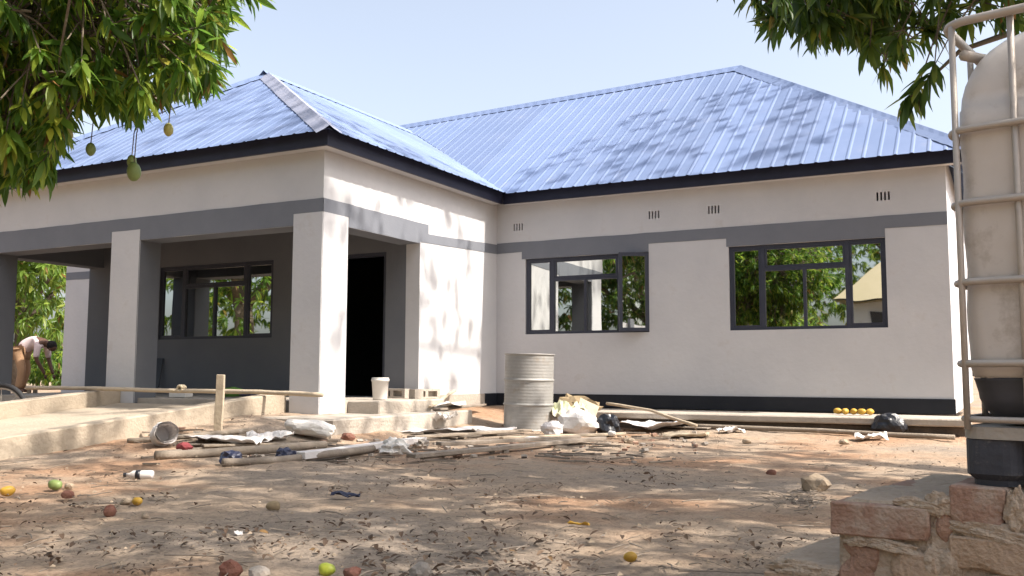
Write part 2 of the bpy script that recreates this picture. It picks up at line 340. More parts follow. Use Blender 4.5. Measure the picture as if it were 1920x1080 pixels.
# painted bands
e = .005
def band(pts, plane):
    q = []
    for (a, c), (a2, c2) in zip(pts, pts[1:]+pts[:1]):
        n = max(1, int(math.hypot(a2-a, c2-c)/.22)); q += [(a+(a2-a)*i/n+(random.uniform(-.003, .003) if i else 0), c+(c2-c)*i/n+(random.uniform(-.0035, .0035) if i else 0)) for i in range(n)]
    pts = q
    f_ = [plane(*p, -e) for p in pts]; k = [plane(*p, .0) for p in pts]; b = MB(); b.face(f_)
    for i in range(len(pts)): j = (i+1) % len(pts); b.face([f_[j], f_[i], k[i], k[j]])
    return b.build('paint_band', 'grey', H)
FP = lambda u, z, w: (u, FRT+w, z); SP = lambda u, z, w: (0-w, u, z); RP = lambda u, z, w: (u, 0+w, z); LP = lambda u, z, w: (u, w, z)
band([(-5.96, 1.956), (-5.46, 1.956), (-5.46, 1.827), (-3.227, 1.827), (-3.227, 1.956), (-2.73, 1.956), (-2.73, 1.827), (-.402, 1.827), (-.402, 1.956), (.005, 1.956), (.005, 2.1), (-5.96, 2.1)], FP)
band([(FRT-.005, 1.956), (-3.36, 1.956), (-3.36, 1.847), (-1.952, 1.847), (-1.952, 1.865), (-.002, 1.94), (-.002, 2.07), (-1.77, 1.985), (-1.77, 2.1), (FRT-.005, 2.1)], SP)
band([(.003, 1.94), (W1[0]-.055, 1.947), (W1[0]-.055, W1[3]), (W1[1], W1[3]), (W1[1], 1.947), (W2[0]-.025, 1.947), (W2[0]-.025, W2[3]), (W2[1], W2[3]), (W2[1], 1.947), (WX, 1.947), (WX, 2.094), (.003, 2.085)], RP)
band([(-9.12, 1.97), (-6.18, 1.97), (-6.18, 2.11), (-9.12, 2.11)], LP)
# windows
def bars(b, rects, pl, w0, w1):
    for (a, c, z0, z1) in rects:
        p = [pl(u, z, w) for w in (w0, w1) for z in (z0, z1) for u in (a, c)]
        k = len(b.v); b.v += p
        for q in ((0, 1, 3, 2), (5, 4, 6, 7), (4, 0, 2, 6), (1, 5, 7, 3), (2, 3, 7, 6), (4, 5, 1, 0)): b.f.append(tuple(k+i for i in q)); b.mi.append(0)
def frame_rects(a, c, z0, z1, t): return [(a, a+t, z0, z1), (c-t, c, z0, z1), (a+t, c-t, z0, z0+t), (a+t, c-t, z1-t, z1)]
def window(W_, y0, openright=False):
    a, c, z0, z1 = W_; w = c-a; xl, xr = a+.225*w, a+.765*w; xm = (xl+xr)/2; zt = z1-.29*(z1-z0); t = .036
    root = link('window', None, H, (a, y0, z0)); T = Vector((a, y0, z0))
    pl = lambda u, z, ww: tuple(Vector((u, y0+ww, z))-T)
    b = MB(); bars(b, frame_rects(a+.001, c-.001, z0+.001, z1-.001, t)+[(xl-t*.7, xl+t*.7, z0+t, z1-t), (xr-t*.7, xr+t*.7, z0+t, z1-t), (xl+t*.7, xr-t*.7, zt-t*.6, zt+t*.6), (xm-t*.5, xm+t*.5, z0+t, zt-t*.6)], pl, .025, .075)
    b.build('frame', 'frame', root)
    lights = [(a+t, xl-t*.7, z0+t, z1-t, 1), (xl+t*.7, xr-t*.7, zt+t*.6, z1-t, 1), (xl+t*.7, xm-t*.5, z0+t, zt-t*.6, 0), (xm+t*.5, xr-t*.7, z0+t, zt-t*.6, 0)]
    if not openright: lights.append((xr+t*.7, c-t, z0+t, z1-t, 1))
    for i, (u0_, u1_, c0, c1, sash) in enumerate(lights):
        s = .022
        if sash:
            b = MB(); bars(b, frame_rects(u0_+.002, u1_-.002, c0+.002, c1-.002, s), pl, .03, .06); b.build('sash', 'frame', root)
            u0_, u1_, c0, c1 = u0_+s, u1_-s, c0+s, c1-s
        b = MB(); q = [Vector(pl(u, z, .05)) for u, z in ((u0_, c0), (u1_, c0), (u1_, c1), (u0_, c1))]
        tl = [random.uniform(-.0007, .0007) for _ in range(2)]; q = [v+Vector((0, tl[0]*(1 if k in (1, 2) else -1)+tl[1]*(1 if k > 1 else -1), 0)) for k, v in enumerate(q)]
        b.face(q); b.face([v+Vector((0, .005, 0)) for v in q[::-1]]); b.build('pane', 'pane', root)
    if openright:                                 # casement swung outwards on its right edge
        u0_, u1_ = xr+t*.5, c-t*.4; h = u1_-u0_; ang = R_(30)
        X = Matrix.Translation(Vector(pl(u1_, z0+t*.3, .02))) @ Matrix.Rotation(ang, 4, 'Z')
        b = MB(); zz = z1-z0-t*.6
        for (p, q2, r, s2) in frame_rects(-h, 0, 0, zz, .046): b.box((p, -.03, r), (q2, .005, s2), X=X)
        b.build('open_sash', 'frame', root)
        b = MB(); b.box((-h+.046, -.016, .046), (-.046, -.011, zz-.046), X=X); b.build('pane', 'pane', root)
        b = MB(); b.box((-h+.02, .005, zz*.45), (-h+.035, .05, zz*.45+.1), X=X); b.build('handle', 'frame', root)
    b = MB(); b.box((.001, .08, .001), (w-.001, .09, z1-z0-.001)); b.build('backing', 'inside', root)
    return root
window(W1, 0, True); window(W2, 0); window(W3, -1.95)
# door frame in porch
b = MB(); rts = [(DR[0]+.001, DR[0]+.045, DR[2]+.001, DR[3]-.001), (DR[1]-.045, DR[1]-.001, DR[2]+.001, DR[3]-.001), (DR[0]+.045, DR[1]-.045, DR[3]-.045, DR[3]-.001)]
bars(b, rts, lambda u, z, w: (u, -1.95+w, z), .02, .12); dfr = b.build('door_frame', 'frame', H)
# porch floor, steps, apron
b = MB(); b.box((-5.95, FRT+.05, -.28), (-.01, -1.951, -.03)); b.build('porch_floor', 'concrete', H)
rough_box('step', (.42, 1.30, .20), 'concrete', 3, .005, .012, 3, H, (.20, -2.66, -.13))
rough_box('step', (1.18, 2.55, .20), 'concrete', 4, .007, .015, 4, H, (.155, -3.20, -.262))
rough_box('apron', (4.55, .95, .075), 'concrete', 5, .005, .012, 5, H, (3.65, -.495, -.218))
rough_box('soil_shade', (4.50, .85, .22), 'soil_shade', 6, .012, .012, 6, H, (3.65, -.455, -.362))  # dark box standing in for rough soil and painted-in shadow below the apron
# ---- roof
RF = link('roof', None, H); EO, EZ = .32, 2.72
tanR = lambda x: .713-.008*(2.72-x)
PB, PA = .686, .553                              # porch front and side pitch
AP = (-2.98, -1.45)
def ribbed(u0_, u1_, lo, hi, mp, phase=0):
    pit = .1715; sheet = pit*4; h = .0085; n = int(math.ceil((u1_-u0_)/sheet))
    for k in range(n):
        b = MB(); us = []
        for r in range(4):
            s = u0_+k*sheet+r*pit
            us += [(s, 0), (s+.64*pit, 0), (s+.74*pit, h), (s+.84*pit, h), (s+.94*pit, 0)]
        us.append((u0_+(k+1)*sheet, 0)); us = [(min(u, u1_), hh) for u, hh in us]; dz = random.uniform(0, .004)
        for (ua, ha), (ub, hb) in zip(us, us[1:]):
            if ub-ua < 1e-5: continue
            la, lb, ta, tb = lo(ua), lo(ub), hi(ua), hi(ub)
            if ta <= la and tb <= lb: continue
            ta, tb = max(ta, la), max(tb, lb)
            b.face([mp(ua, la, ha+dz), mp(ub, lb, hb+dz), mp(ub, tb, hb+dz), mp(ua, ta, ha+dz)])
        if b.f: b.build('roof_sheet', 'roof', RF)
mpR = lambda x, y, h: (x, y, EZ+tanR(x)*(y+EO)+h)
def vall(x):
    if x > EO: return -EO
    xx = x if x > AP[0] else 2*AP[0]-x
    return -EO if xx > EO else -EO+PA*(EO-xx)/tanR(x)
ribbed(-9.45, WX+EO, vall, lambda x: min(3.03, 3.03-(x-2.72), 3.03-(-6.1-x)), mpR)
ribbed(-FRT*-1-EO, 2.35, lambda y: -EO if y < -EO else -EO+(y+EO)*tanR(0)/PA, lambda y: min(3.3, (y+4.112)*3.3/2.662)-EO, lambda y, t, h: (-t, y, EZ+PA*(EO+t)+h))
ribbed(2*AP[0]-EO, EO, lambda x: -4.112, lambda x: -4.112+min((EO-x)*.8067, (x+6.28)*.8067), lambda x, y, h: (x, y, EZ+PB*(y+4.112)+h))
b = MB(); zr = EZ+PA*3.3                          # unseen slopes, plain
b.face([(-6.28, -4.112, EZ), (-2.98, -1.45, zr), (-2.98, 2.2, zr), (-6.28, 0, EZ)][::-1]); b.build('roof_slope', 'roof', RF)
ribbed(-EO, 6.38, lambda y: 0, lambda y: min(3.35, y+EO, 6.38-y), lambda y, t, h: (WX+EO-t, y, EZ+.713*t+h))
b = MB(); z1_, z2_ = mpR(2.72, 3.03, 0)[2], mpR(-6.1, 3.03, 0)[2]
b.face([(WX+EO, 6.38, EZ), (2.72, 3.03, z1_), (-6.1, 3.03, z2_), (-9.45, 6.38, EZ)][::-1]); b.face([(-9.45, -EO, EZ), (-9.45, 6.38, EZ), (-6.1, 3.03, z2_)]); b.build('roof_slope', 'roof', RF)
def capline(p, q, n1, n2, wd=.17, lift=.024, name='hip_cap', m_='cap', jag=True, mid=.02):
    p, q = Vector(p), Vector(q); d = (q-p).normalized(); L_ = (q-p).length; n = max(2, int(L_/.1715)); b = MB()
    n1, n2 = Vector(n1).normalized(), Vector(n2).normalized()
    w1 = d.cross(n1).normalized(); w2 = d.cross(n2).normalized()
    up = (n1+n2).normalized()
    if w1.dot(n2) > 0: w1 = -w1
    if w2.dot(n1) > 0: w2 = -w2
    rows = []
    for i in range(n*2+1):
        c = p+d*(L_*i/(n*2)); j = (.006 if i % 2 else 0)
        wv = wd+random.uniform(-.004, .004)
        rows.append([c-up*0+n1*(lift-.012+j)-w1*-wv, c+n1*(lift+j)+w1*(.3*wv), c+up*(lift+mid), c+n2*(lift+j)+w2*(.3*wv), c+n2*(lift-.012+j)+w2*wv])
    for r, s in zip(rows, rows[1:]):
        for k in range(4): b.face([r[k], r[k+1], s[k+1], s[k]])
    return b.build(name, m_, RF)
nRf = (0, -.713, 1); nRe = (.713, 0, 1); nPf = (0, -PB, 1); nPs = (PA, 0, 1); nRb = (0, .713, 1); nPl = (-PA, 0, 1)
capline((EO, -4.112, EZ), (AP[0], AP[1], zr), nPf, nPs, .14)
capline((2*AP[0]-EO, -4.112, EZ), (AP[0], AP[1], zr), nPf, nPl, .17, m_='roof')
capline((AP[0], AP[1]-.1, zr), (AP[0], 2.2, zr), nPs, nPl, .15, name='ridge_cap', m_='roof')
capline((2.72, 3.03, z1_), (-6.1, 3.03, z2_), nRf, nRb, .15, name='ridge_cap', m_='roof')
capline((WX+EO, -EO, EZ), (2.72, 3.03, z1_), nRf, nRe, .15, m_='roof')
# fascia and soffit
fo = .2
def fas(p, q, n, z0=2.60, z1=2.775, name='fascia'):
    p, q, n = Vector((*p, 0)), Vector((*q, 0)), Vector((*n, 0)); b = MB()
    a = [p, q, q-n*.03, p-n*.03]; k = len(b.v); b.v += [(v.x, v.y, z0) for v in a]+[(v.x, v.y, z1) for v in a]
    for f_ in ((0, 1, 5, 4), (1, 2, 6, 5), (2, 3, 7, 6), (3, 0, 4, 7), (4, 5, 6, 7), (3, 2, 1, 0)): b.f.append(f_); b.mi.append(0)
    return b.build(name, 'fascia', H)
fas((-6.16, FRT-fo), (fo, FRT-fo), (0, -1)); fas((fo, FRT-fo+.031), (fo, -fo-.0), (1, 0)); fas((fo+.002, -fo), (WX+fo, -fo), (0, -1)); fas((WX+fo, -fo+.031), (WX+fo, 6.3), (1, 0))
fas((-6.16, -fo), (-6.16, FRT-fo+.031), (-1, 0)); fas((-9.32, -fo), (-6.162, -fo), (0, -1))
b = MB()
for a, c in (((-6.12, FRT-.169, 2.612), (.168, FRT-.006, 2.624)), ((.006, FRT-.005, 2.612), (.168, -.17, 2.624)), ((.17, -.168, 2.612), (WX+.168, -.006, 2.624))): b.box(a, c)
b.build('soffit', 'cream', H)

# ================================================================== ramp in front of the porch
RP_ = thing('concrete_ramp', 'raw concrete ramp with low side kerbs rising to the porch', 'ramp', (-1.7, -5.5, 0))
def ramp_box(name, x0, x1, zt0, zt1, zb, m_, seed, y0=-8.6, y1=-3.80):
    bm = bmesh.new(); ny = 30; rows = []
    for j in range(ny+1):
        t = j/ny; y = y0+(y1-y0)*t; z = zt0+(zt1-zt0)*t; n_ = lambda k: .009*mnoise.noise(Vector((y*3, k, seed)))
        rows.append([bm.verts.new((x+1.7+n_(i), y+5.5, max(zz+n_(i+7), -.3))) for i, (x, zz) in enumerate(((x0, z+zb), (x1, z+zb), (x1, z-.012), (x1-.012, z), (x0+.012, z), (x0, z-.012)))])
    for a, c in zip(rows, rows[1:]):
        for k in range(6): bm.faces.new((a[k], a[(k+1) % 6], c[(k+1) % 6], c[k]))
    bm.faces.new(rows[0][::-1]); bm.faces.new(rows[-1]); bm.normal_update()
    me = bpy.data.meshes.new(name); bm.to_mesh(me); bm.free(); me.materials.append(MATS[m_]); return link(name, me, RP_)
sl_ = .26/2.78                                     # rise per metre
kt = lambda y: .425+sl_*(y+4.0)
ramp_box('kerb', -.60, -.43, kt(-8.6), kt(-3.8), -.55, 'kerbc', 1)
ramp_box('kerb', -3.12, -2.95, kt(-8.6)+.02, kt(-3.8)+.02, -.55, 'kerbc', 2)
ramp_box('deck', -2.949, -.601, kt(-8.6)-.15, kt(-3.8)-.15, -.45, 'kerbc', 3)
#PART2
# ================================================================== steel drum
dp = gp(990, 806); dr = thing('steel_drum', 'dented grey steel drum standing open in the yard before the house', 'drum', (dp.x, dp.y, dp.z-.004), (R_(.8), R_(1.2), .4))
pr = [(.2925, 0), (.2925, .012), (.286, .02)]
z = .03
while z < .86:
    r = .283+.0011*math.sin(z*2*math.pi/.036)
    for zz in (.30, .58): r += .013*math.exp(-((z-zz)/.012)**2)
    pr.append((r, z)); z += .009
pr += [(.284, .862), (.292, .87), (.292, .88), (.28, .88), (.278, .85), (.276, .06)]
b = MB().lathe(pr, n=48, cap1=False); 
for i, v in enumerate(b.v):
    k = 1+.012*mnoise.noise(Vector(v)*3.5); b.v[i] = (v[0]*k, v[1]*k, v[2])
b.build('body', 'drum', dr, True)
b = MB().lathe([(.274, .07), (.1, .068), (.01, .068)], n=32, cap0=False); b.build('bottom', 'drum', dr)
b = MB().tube([(.288*math.cos(a), .288*math.sin(a), .876) for a in np.linspace(0, 2*math.pi, 41)], .009, 6); b.build('rim', 'drum', dr, True)

# ================================================================== water tank on brick stand
e1 = Vector((.977, -.215, 0)).normalized(); e2 = Vector((.215, .977, 0)).normalized()
S0 = CAM+F_*2.07/math.cos(PIT)*1+RT*.951; S0 = Vector((S0.x, S0.y, 0)); ANG = math.atan2(e1.y, e1.x)
def lw(s, t, z): return S0+e1*s+e2*t+Vector((0, 0, z))
ST = thing('brick_stand', 'rough brick and mortar stand with two side steps under the caged tank', 'brick stand', tuple(S0), (0, 0, ANG))
bi = 0
BM = {}
def brick(s0, s1, z0, z1, t0=0, dep=.105, m_=None, amt=.0035):
    global bi; bi += 1
    return rough_box('brick', (s1-s0, dep, z1-z0), m_ or random.choice(['brickA', 'brickA', 'brickB', 'brickC']), bi, amt, .004, 3, ST, ((s0+s1)/2, t0+dep/2, (z0+z1)/2), (random.uniform(-.025, .025), random.uniform(-.03, .03), random.uniform(-.03, .03)), 5)
def mort(s0, s1, z0, z1, t0, t1, seed, amt=.008):
    return rough_box('mortar_bed', (s1-s0, t1-t0, z1-z0), 'mortar', seed, amt, .012, 6, ST, ((s0+s1)/2, (t0+t1)/2, (z0+z1)/2))
mort(.012, 1.35, -.05, .397, .018, 1.15, 11); mort(-.250, .03, -.05, .352, .016, .72, 12, .009); mort(-.425, -.24, -.05, .195, .01, .5, 13)
# main stand courses
brick(.0, .112, .318, .402, -.004, .21, 'brickA'); brick(.152, .372, .322, .4, 0, .105, 'brickC'); brick(.395, .6, .32, .4); brick(.62, .83, .32, .4); brick(.85, 1.06, .32, .4); brick(1.08, 1.29, .32, .4)
for r, (z0, z1) in enumerate(((.222, .296), (.118, .196), (.02, .096))):
    s = -.002 if r != 1 else .115
    if r == 1: brick(0, .1, z0, z1)
    while s < 1.2: brick(s, s+.215, z0, z1, -.006 if r == 0 else 0, .105, 'brickC' if (r == 0 and s < .1) else None); s += .238
for k in range(4): brick(1.3, 1.37, .02+.1*k, .096+.1*k, .02, .2)
# middle step
brick(-.262, -.045, .272, .346, -.008, .11, 'brickA'); brick(-.250, -.158, .166, .25, .0, .1, 'brickB'); brick(-.138, -.028, .16, .246, -.006, .1, 'brickC')
brick(-.25, -.06, .06, .135, .002, .1, 'brickC')
for k, t in enumerate((.13, .36)): brick(-.262, -.16, .272, .346, t, .21)
# low step
brick(-.432, -.27, .1, .165, -.004, .1, 'brickC')
blob('mortar_lump', (.075, .04, .19), 'mortar', 5, .45, 4, ST, (-.02, .014, .22)); blob('mortar_lump', (.045, .03, .085), 'brickB', 8, .35, 3, ST, (-.016, .014, .315)); blob('mortar_lump', (.07, .035, .09), 'mortar', 9, .45, 4, ST, (-.015, .012, .13))

for k, (s_, z_, a, c) in enumerate(((-.13, .258, .13, .03), (-.2, .262, .07, .03), (-.07, .153, .16, .035), (.13, .36, .04, .09), (.08, .307, .17, .04), (.28, .305, .12, .035), (.12, .208, .16, .035), (-.06, .35, .12, .03), (-.02, .36, .06, .05), (-.34, .175, .16, .04))): blob('mortar_smear', (a, .022, c), 'mortar', 60+k, .5, 4, ST, (s_, .004, z_), (0, random.uniform(-.15, .15), 0), 2)
TK = thing('caged_water_tank', 'dirty white plastic tank in a galvanised cage on black pallet beside the house', 'water tank', tuple(lw(.028, .03, .402)), (0, 0, ANG))
LX, LY = 1.15, 1.0
def rrect(x0, y0, x1, y1, r, n=6):
    P = []
    for cx, cy, a0 in ((x1-r, y0+r, -90), (x1-r, y1-r, 0), (x0+r, y1-r, 90), (x0+r, y0+r, 180)):
        P += [(cx+r*math.cos(R_(a0+90*i/n)), cy+r*math.sin(R_(a0+90*i/n))) for i in range(n+1)]
    return P
def loft(name, secs, m_, smooth=True, r=.1, caps=True):
    b = MB(); ks = []
    for ins, z_, rr in secs:
        P = rrect(ins, ins, LX-ins, LY-ins, rr); ks.append(len(b.v)); b.v += [(x, y, z_) for x, y in P]; n = len(P)
    for a, c in zip(ks, ks[1:]):
        for j in range(n): b.f.append((a+j, a+(j+1) % n, c+(j+1) % n, c+j)); b.mi.append(0)
    if caps: b.f.append(tuple(range(ks[0], ks[0]+n))[::-1]); b.mi.append(0); b.f.append(tuple(range(ks[-1], ks[-1]+n))); b.mi.append(0)
    return b.build(name, m_, TK, smooth)
# cage feet height: pallet 0..0.125, tank above
secs = [(.012, .232, .05)]+[(.006+.002*math.sin(z_*30), z_, .045) for z_ in np.linspace(.25, .835, 14)]
for a in np.linspace(0, 88, 10): secs.append((.006+.14*(1-math.cos(R_(a))), .835+.195*math.sin(R_(a)), .055+.03*math.sin(R_(a))))
loft('tank', secs, 'tank')
secs = [(.10, .128, .06)]+[(.014+.07*(1-math.sin(R_(a))), .129+.07*(1-math.cos(R_(a))), .07) for a in (20, 40, 60, 80, 90)]+[(.012, .225, .05), (.010, .2315, .05)]
loft('tank_bottom', secs, 'tanklow')
b = MB().lathe([(.11, 0), (.11, .04), (.10, .05)], (LX/2, LY/2, 1.02), 24); b.build('filler_cap', 'tanklow', TK)
def ring(z_, out=0.0, rad=.0082, r=.05):
    P = rrect(-.010-out, -.010-out, LX+.010+out, LY+.010+out, r, 6); P.append(P[0]); P.append(P[1])
    b = MB().tube([(x, y, z_) for x, y in P], rad, 8, caps=False); return b.build('cage_ring', 'galv', TK, True)
for z_ in (.263, .442, .618, .783): ring(z_)
ring(1.03, .0, .0105, .055)
ring(.142, -.002, .007)
def cbar(x, y, z1_, nx_, ny_):
    X = Matrix.Translation((x, y, 0)); w = .0072
    b = MB(); b.tube([(x, y, .12), (x, y, .5), (x, y, z1_)], w, 8); return b.build('cage_bar', 'galv', TK, True)
for x in (.008, .128, .30, .47, .64, .81, .98, 1.13): cbar(x, -.002, 1.025, 0, -1); cbar(x, LY-.004, 1.025, 0, 1)
for y in (.17, .34, .5, .66, .83): cbar(.003, y, 1.0, -1, 0); cbar(LX-.003, y, 1.0, 1, 0)
b = MB().tube([(.02, .05, .97), (.05, .3, 1.01), (.11, .6, 1.02)], .013, 8); b.build('cage_brace', 'galv', TK, True)
P = rrect(-.008, -.008, LX+.008, LY+.008, .05, 5)
b = MB(); n = len(P); k0 = len(b.v); b.v += [(x, y, .100) for x, y in P]+[(x, y, .126) for x, y in P]
for j in range(n): b.f.append((j, (j+1) % n, n+(j+1) % n, n+j)); b.mi.append(0)
b.f.append(tuple(range(n))[::-1]); b.f.append(tuple(range(n, 2*n))); b.mi += [0, 0]
b.build('pallet_deck', 'palletrim', TK)
def foot(x0, y0, x1, y1):
    b = MB(); A_ = rrect(x0+.012, y0+.012, x1-.012, y1-.012, .03, 4); C_ = rrect(x0, y0, x1, y1, .035, 4); n = len(A_)
    b.v += [(x, y, 0) for x, y in A_]+[(x, y, .012) for x, y in A_]+[(x, y, .025) for x, y in C_]+[(x, y, .0985) for x, y in C_]
    for q in range(3):
        for j in range(n): b.f.append((q*n+j, q*n+(j+1) % n, (q+1)*n+(j+1) % n, (q+1)*n+j)); b.mi.append(0)
    b.f.append(tuple(range(n))[::-1]); b.f.append(tuple(range(3*n, 4*n))); b.mi += [0, 0]
    return b.build('pallet_foot', 'pallet', TK)
for x in (-.004, .50, 1.0):
    for y in (-.004, .43, .85): foot(x, y, x+(.115 if x < .1 else .15), y+.15)

# ================================================================== things lying about
def lay(name, label, cat, a, c, wd, th, m_, lift=0, group=None, seed=0, cuts=4):
    a, c = Vector(a), Vector(c); d = c-a; Ln = d.length
    o = rough_box(name, (Ln, wd, th), m_, seed, .004, .004, cuts, None)
    o.location = (a+c)/2+Vector((0, 0, th/2+lift)); o.rotation_euler = (0, -math.asin(d.z/Ln), math.atan2(d.y, d.x)); return tag(o, label, cat, group)
def pole(name, label, cat, pts, rad, m_, group=None, n=9):
    pts = [Vector(p) for p in pts]; c = pts[len(pts)//2].copy(); b = MB()
    fine = []
    for p, q in zip(pts, pts[1:]):
        for i in range(6): fine.append(p.lerp(q, i/6))
    fine.append(pts[-1]); rr = [rad*(1+.13*mnoise.noise(p*5)) for p in fine]
    fine = [p+mnoise.noise_vector(p*2.2)*rad*.4-c for p in fine]
    o = b.tube(fine, rr, n).build(name, m_, None, True, c); return tag(o, label, cat, group)
def sheet(name, label, cat, c, sx, sy, rz, m_, crump=.04, th=.004, tilt=(0, 0), seed=0, n=14, fold=0, group=None):
    b = MB(); top = []; bot = []
    for j in range(n+1):
        for i in range(n+1):
            u, v = i/n-.5, j/n-.5; p = Vector((u*sx*(1+.15*mnoise.noise(Vector((v*3, seed, 1)))), v*sy*(1+.2*mnoise.noise(Vector((u*3, seed, 5)))), 0))
            q = Vector((u*2.6, v*2.6, seed*2.3)); h = crump*(mnoise.noise(q)+.5*mnoise.noise(q*2.6)+.22*mnoise.noise(q*6))+crump*.8+fold*abs(u)
            p.z = max(.004, h); b.v.append(tuple(p))
    N_ = (n+1)**2; b.v += [(x, y, z-th) for x, y, z in b.v[:N_]]
    for j in range(n):
        for i in range(n):
            a = j*(n+1)+i; b.f.append((a, a+1, a+n+2, a+n+1)); b.f.append((a+N_, a+n+1+N_, a+n+2+N_, a+1+N_)); b.mi += [0, 0]
    ed = [i for i in range(n+1)]+[j*(n+1)+n for j in range(1, n+1)]+[n*(n+1)+i for i in range(n-1, -1, -1)]+[j*(n+1) for j in range(n-1, 0, -1)]
    for a, c2 in zip(ed, ed[1:]+ed[:1]): b.f.append((a, a+N_, c2+N_, c2)); b.mi.append(0)
    o = b.build(name, m_, None, False, c, (tilt[0], tilt[1], rz)); return tag(o, label, cat, group)
# stake and rail before the porch
b = MB(); sp = gp(410, 804)
o = rough_box('wooden_stake', (.075, .03, .56), 'woodpale', 31, .003, .004, 3, None, (sp.x, sp.y, sp.z+.20), (.02, R_(1.5), .35)); tag(o, 'pale sawn timber stake driven upright beside the ramp', 'stake')
ry = -4.12
pole('timber_rail', 'long thin pale pole laid across the ramp kerbs between the pillars', 'pole', [(-4.2, ry, .46), (-3.0, ry, .462), (-1.8, ry, .45), (-.5, ry, .452), (.35, ry-.05, .432)], .024, 'woodpale')
kp = Vector((-1.62, ry, .475)); b = MB()
for k in range(3): b.tube([(.034*math.cos(a)*(1+.1*k), (k-1)*.022, .032*math.sin(a)) for a in np.linspace(0, 2*math.pi, 13)], .013, 6)
b.tube([(-.03, .0, -.03), (-.12, -.02, -.02), (-.22, .01, -.035)], .012, 6); tag(b.build('rope_knot', 'rope', None, True, kp), 'pale rope knotted round the long pole beside the stake', 'rope')
# timber in the yard
lay('plank', 'long grey plank lying nearest the tree litter, black edge shadow', 'plank', gp(770, 864), gp(1130, 829), .10, .032, 'wooddark', .02, 'loose timber in the yard', 1)
lay('plank', 'shorter grey plank lying just behind the long front plank', 'plank', gp(822, 846), gp(1085, 832), .09, .03, 'wooddark', .045, 'loose timber in the yard', 2)
lay('plank', 'pale plaster splashed plank crossing the debris left of the drum', 'plank', gp(560, 866), gp(790, 834), .11, .05, 'paper', .02, 'loose timber in the yard', 3)
pole('timber_pole', 'grey round pole lying at the left end of the timber pile', 'pole', [gp(292, 864, .035), gp(440, 855, .04), gp(610, 844, .04)], .033, 'wood', 'loose timber in the yard')
pole('timber_pole', 'split brown pole with blue rag ends in front of the timber pile', 'pole', [gp(418, 876, .03), gp(520, 870, .03), gp(700, 852, .05)], .028, 'wooddark', 'loose timber in the yard')
pole('timber_pole', 'thin brown pole running behind the white paper sheets', 'pole', [gp(240, 832, .02), gp(340, 826, .03), gp(480, 812, .03)], .022, 'wood', 'loose timber in the yard')
lay('plank', 'thin lath half buried under the paper sheets by the ramp', 'plank', gp(380, 843), gp(580, 838), .07, .02, 'wood', .02, 'loose timber in the yard', 6)
lay('plank', 'flat weathered board between the drum and the white plank', 'plank', gp(770, 826), gp(990, 812), .12, .025, 'wood', .02, 'loose timber in the yard', 7)
lay('plank', 'pale board lying in front of the drum foot', 'plank', gp(940, 827), gp(1170, 818), .08, .025, 'woodpale', .015, 'loose timber in the yard', 8)
lay('plank', 'thin lath leaning up against the porch side step', 'plank', gp(806, 786, .12), gp(852, 764, .20), .04, .02, 'woodpale', 0, 'loose timber in the yard', 9)
lay('plank', 'dark splintered board in the rubble beside the porch step', 'plank', gp(818, 786, .09), gp(905, 776, .09), .10, .025, 'wooddark', 0, 'loose timber in the yard', 10)
pole('timber_pole', 'slim pole leaning over the apron right of the sack heap', 'pole', [Vector((2.05, -1.0, .30)), Vector((2.7, -1.3, .24)), Vector((3.35, -1.7, .10))], .018, 'woodpale', 'loose timber in the yard')
pole('timber_pole', 'long straight pole lying in front of the concrete apron', 'pole', [gp(1290, 803, .03), gp(1500, 812, .03), gp(1790, 826, .03)], .025, 'wood', 'loose timber in the yard')
lay('plank', 'flat grey slat beside the pole in front of the apron', 'plank', gp(1200, 800), gp(1330, 806), .12, .015, 'wooddark', .01, 'loose timber in the yard', 12)
for k, (px, py) in enumerate(((432, 872), (535, 866))):
    tag(blob('rag', (.15, .13, .11), 'blueplastic', 40+k, .45, 3, None, gp(px, py, .05), (0, 0, k), 2), ['dark blue rag wound on the left end of the brown pole', 'dark blue rag bunched in the middle of the timber pile'][k], 'rag', 'blue rags on the timber')
# sheets, bags
sheet('paper_sheet', 'crumpled white cement paper lying left of the timber pile', 'paper', gp(425, 832), .62, .34, .3, 'paper', .05, seed=1)
sheet('paper_sheet', 'folded white paper strip between the sheets and the rolled bag', 'paper', gp(505, 826), .36, .22, .9, 'paper', .06, seed=2)
tag(blob('rolled_bag', (.50, .22, .16), 'sack', 3, .22, 3, None, gp(582, 815, .06), (0, .12, .25), 1.4, .38), 'puffed white cement bag lying before the porch step', 'bag')
b = MB(); pr = [(.085+.010*math.sin(i*2.1), i*.022) for i in range(11)]
b.lathe(pr, n=18, cap1=False); b.lathe([(.078, .22), (.06, .02)], n=18, cap0=False)
for i, v in enumerate(b.v): b.v[i] = tuple(Vector(v)+mnoise.noise_vector(Vector(v)*14)*.016)
o = b.build('crushed_pail', 'paper', None, False, gp(300, 833, .075), (R_(82), .1, R_(60))); tag(o, 'crushed off-white pail lying on its side near the ramp', 'pail')
tag(blob('cloth_scrap', (.14, .10, .08), 'redcloth', 4, .4, 2, None, gp(345, 845, .03), (0, 0, 0), 2, .3), 'small dark red cloth scrap beside the white paper', 'cloth')
sheet('plaster_board', 'flat grey plasterboard offcut left of the drum foot', 'board', gp(905, 806), .75, .5, .35, 'paper', .025, .012, seed=4)
sheet('paper_sheet', 'grey dusty paper sheet below the porch side step', 'paper', gp(815, 812), .85, .45, .4, 'paper', .04, seed=5)
sheet('paper_sheet', 'torn paper flap propped on the plasterboard offcut', 'paper', gp(832, 800, .05), .25, .2, 1.2, 'sack', .08, seed=6)
tag(blob('plaster_lump', (.22, .16, .16), 'sack', 6, .7, 3, None, gp(738, 852, .05), (0, 0, .4), 2, .3), 'whitish plaster lump at the end of the white plank', 'rubble')
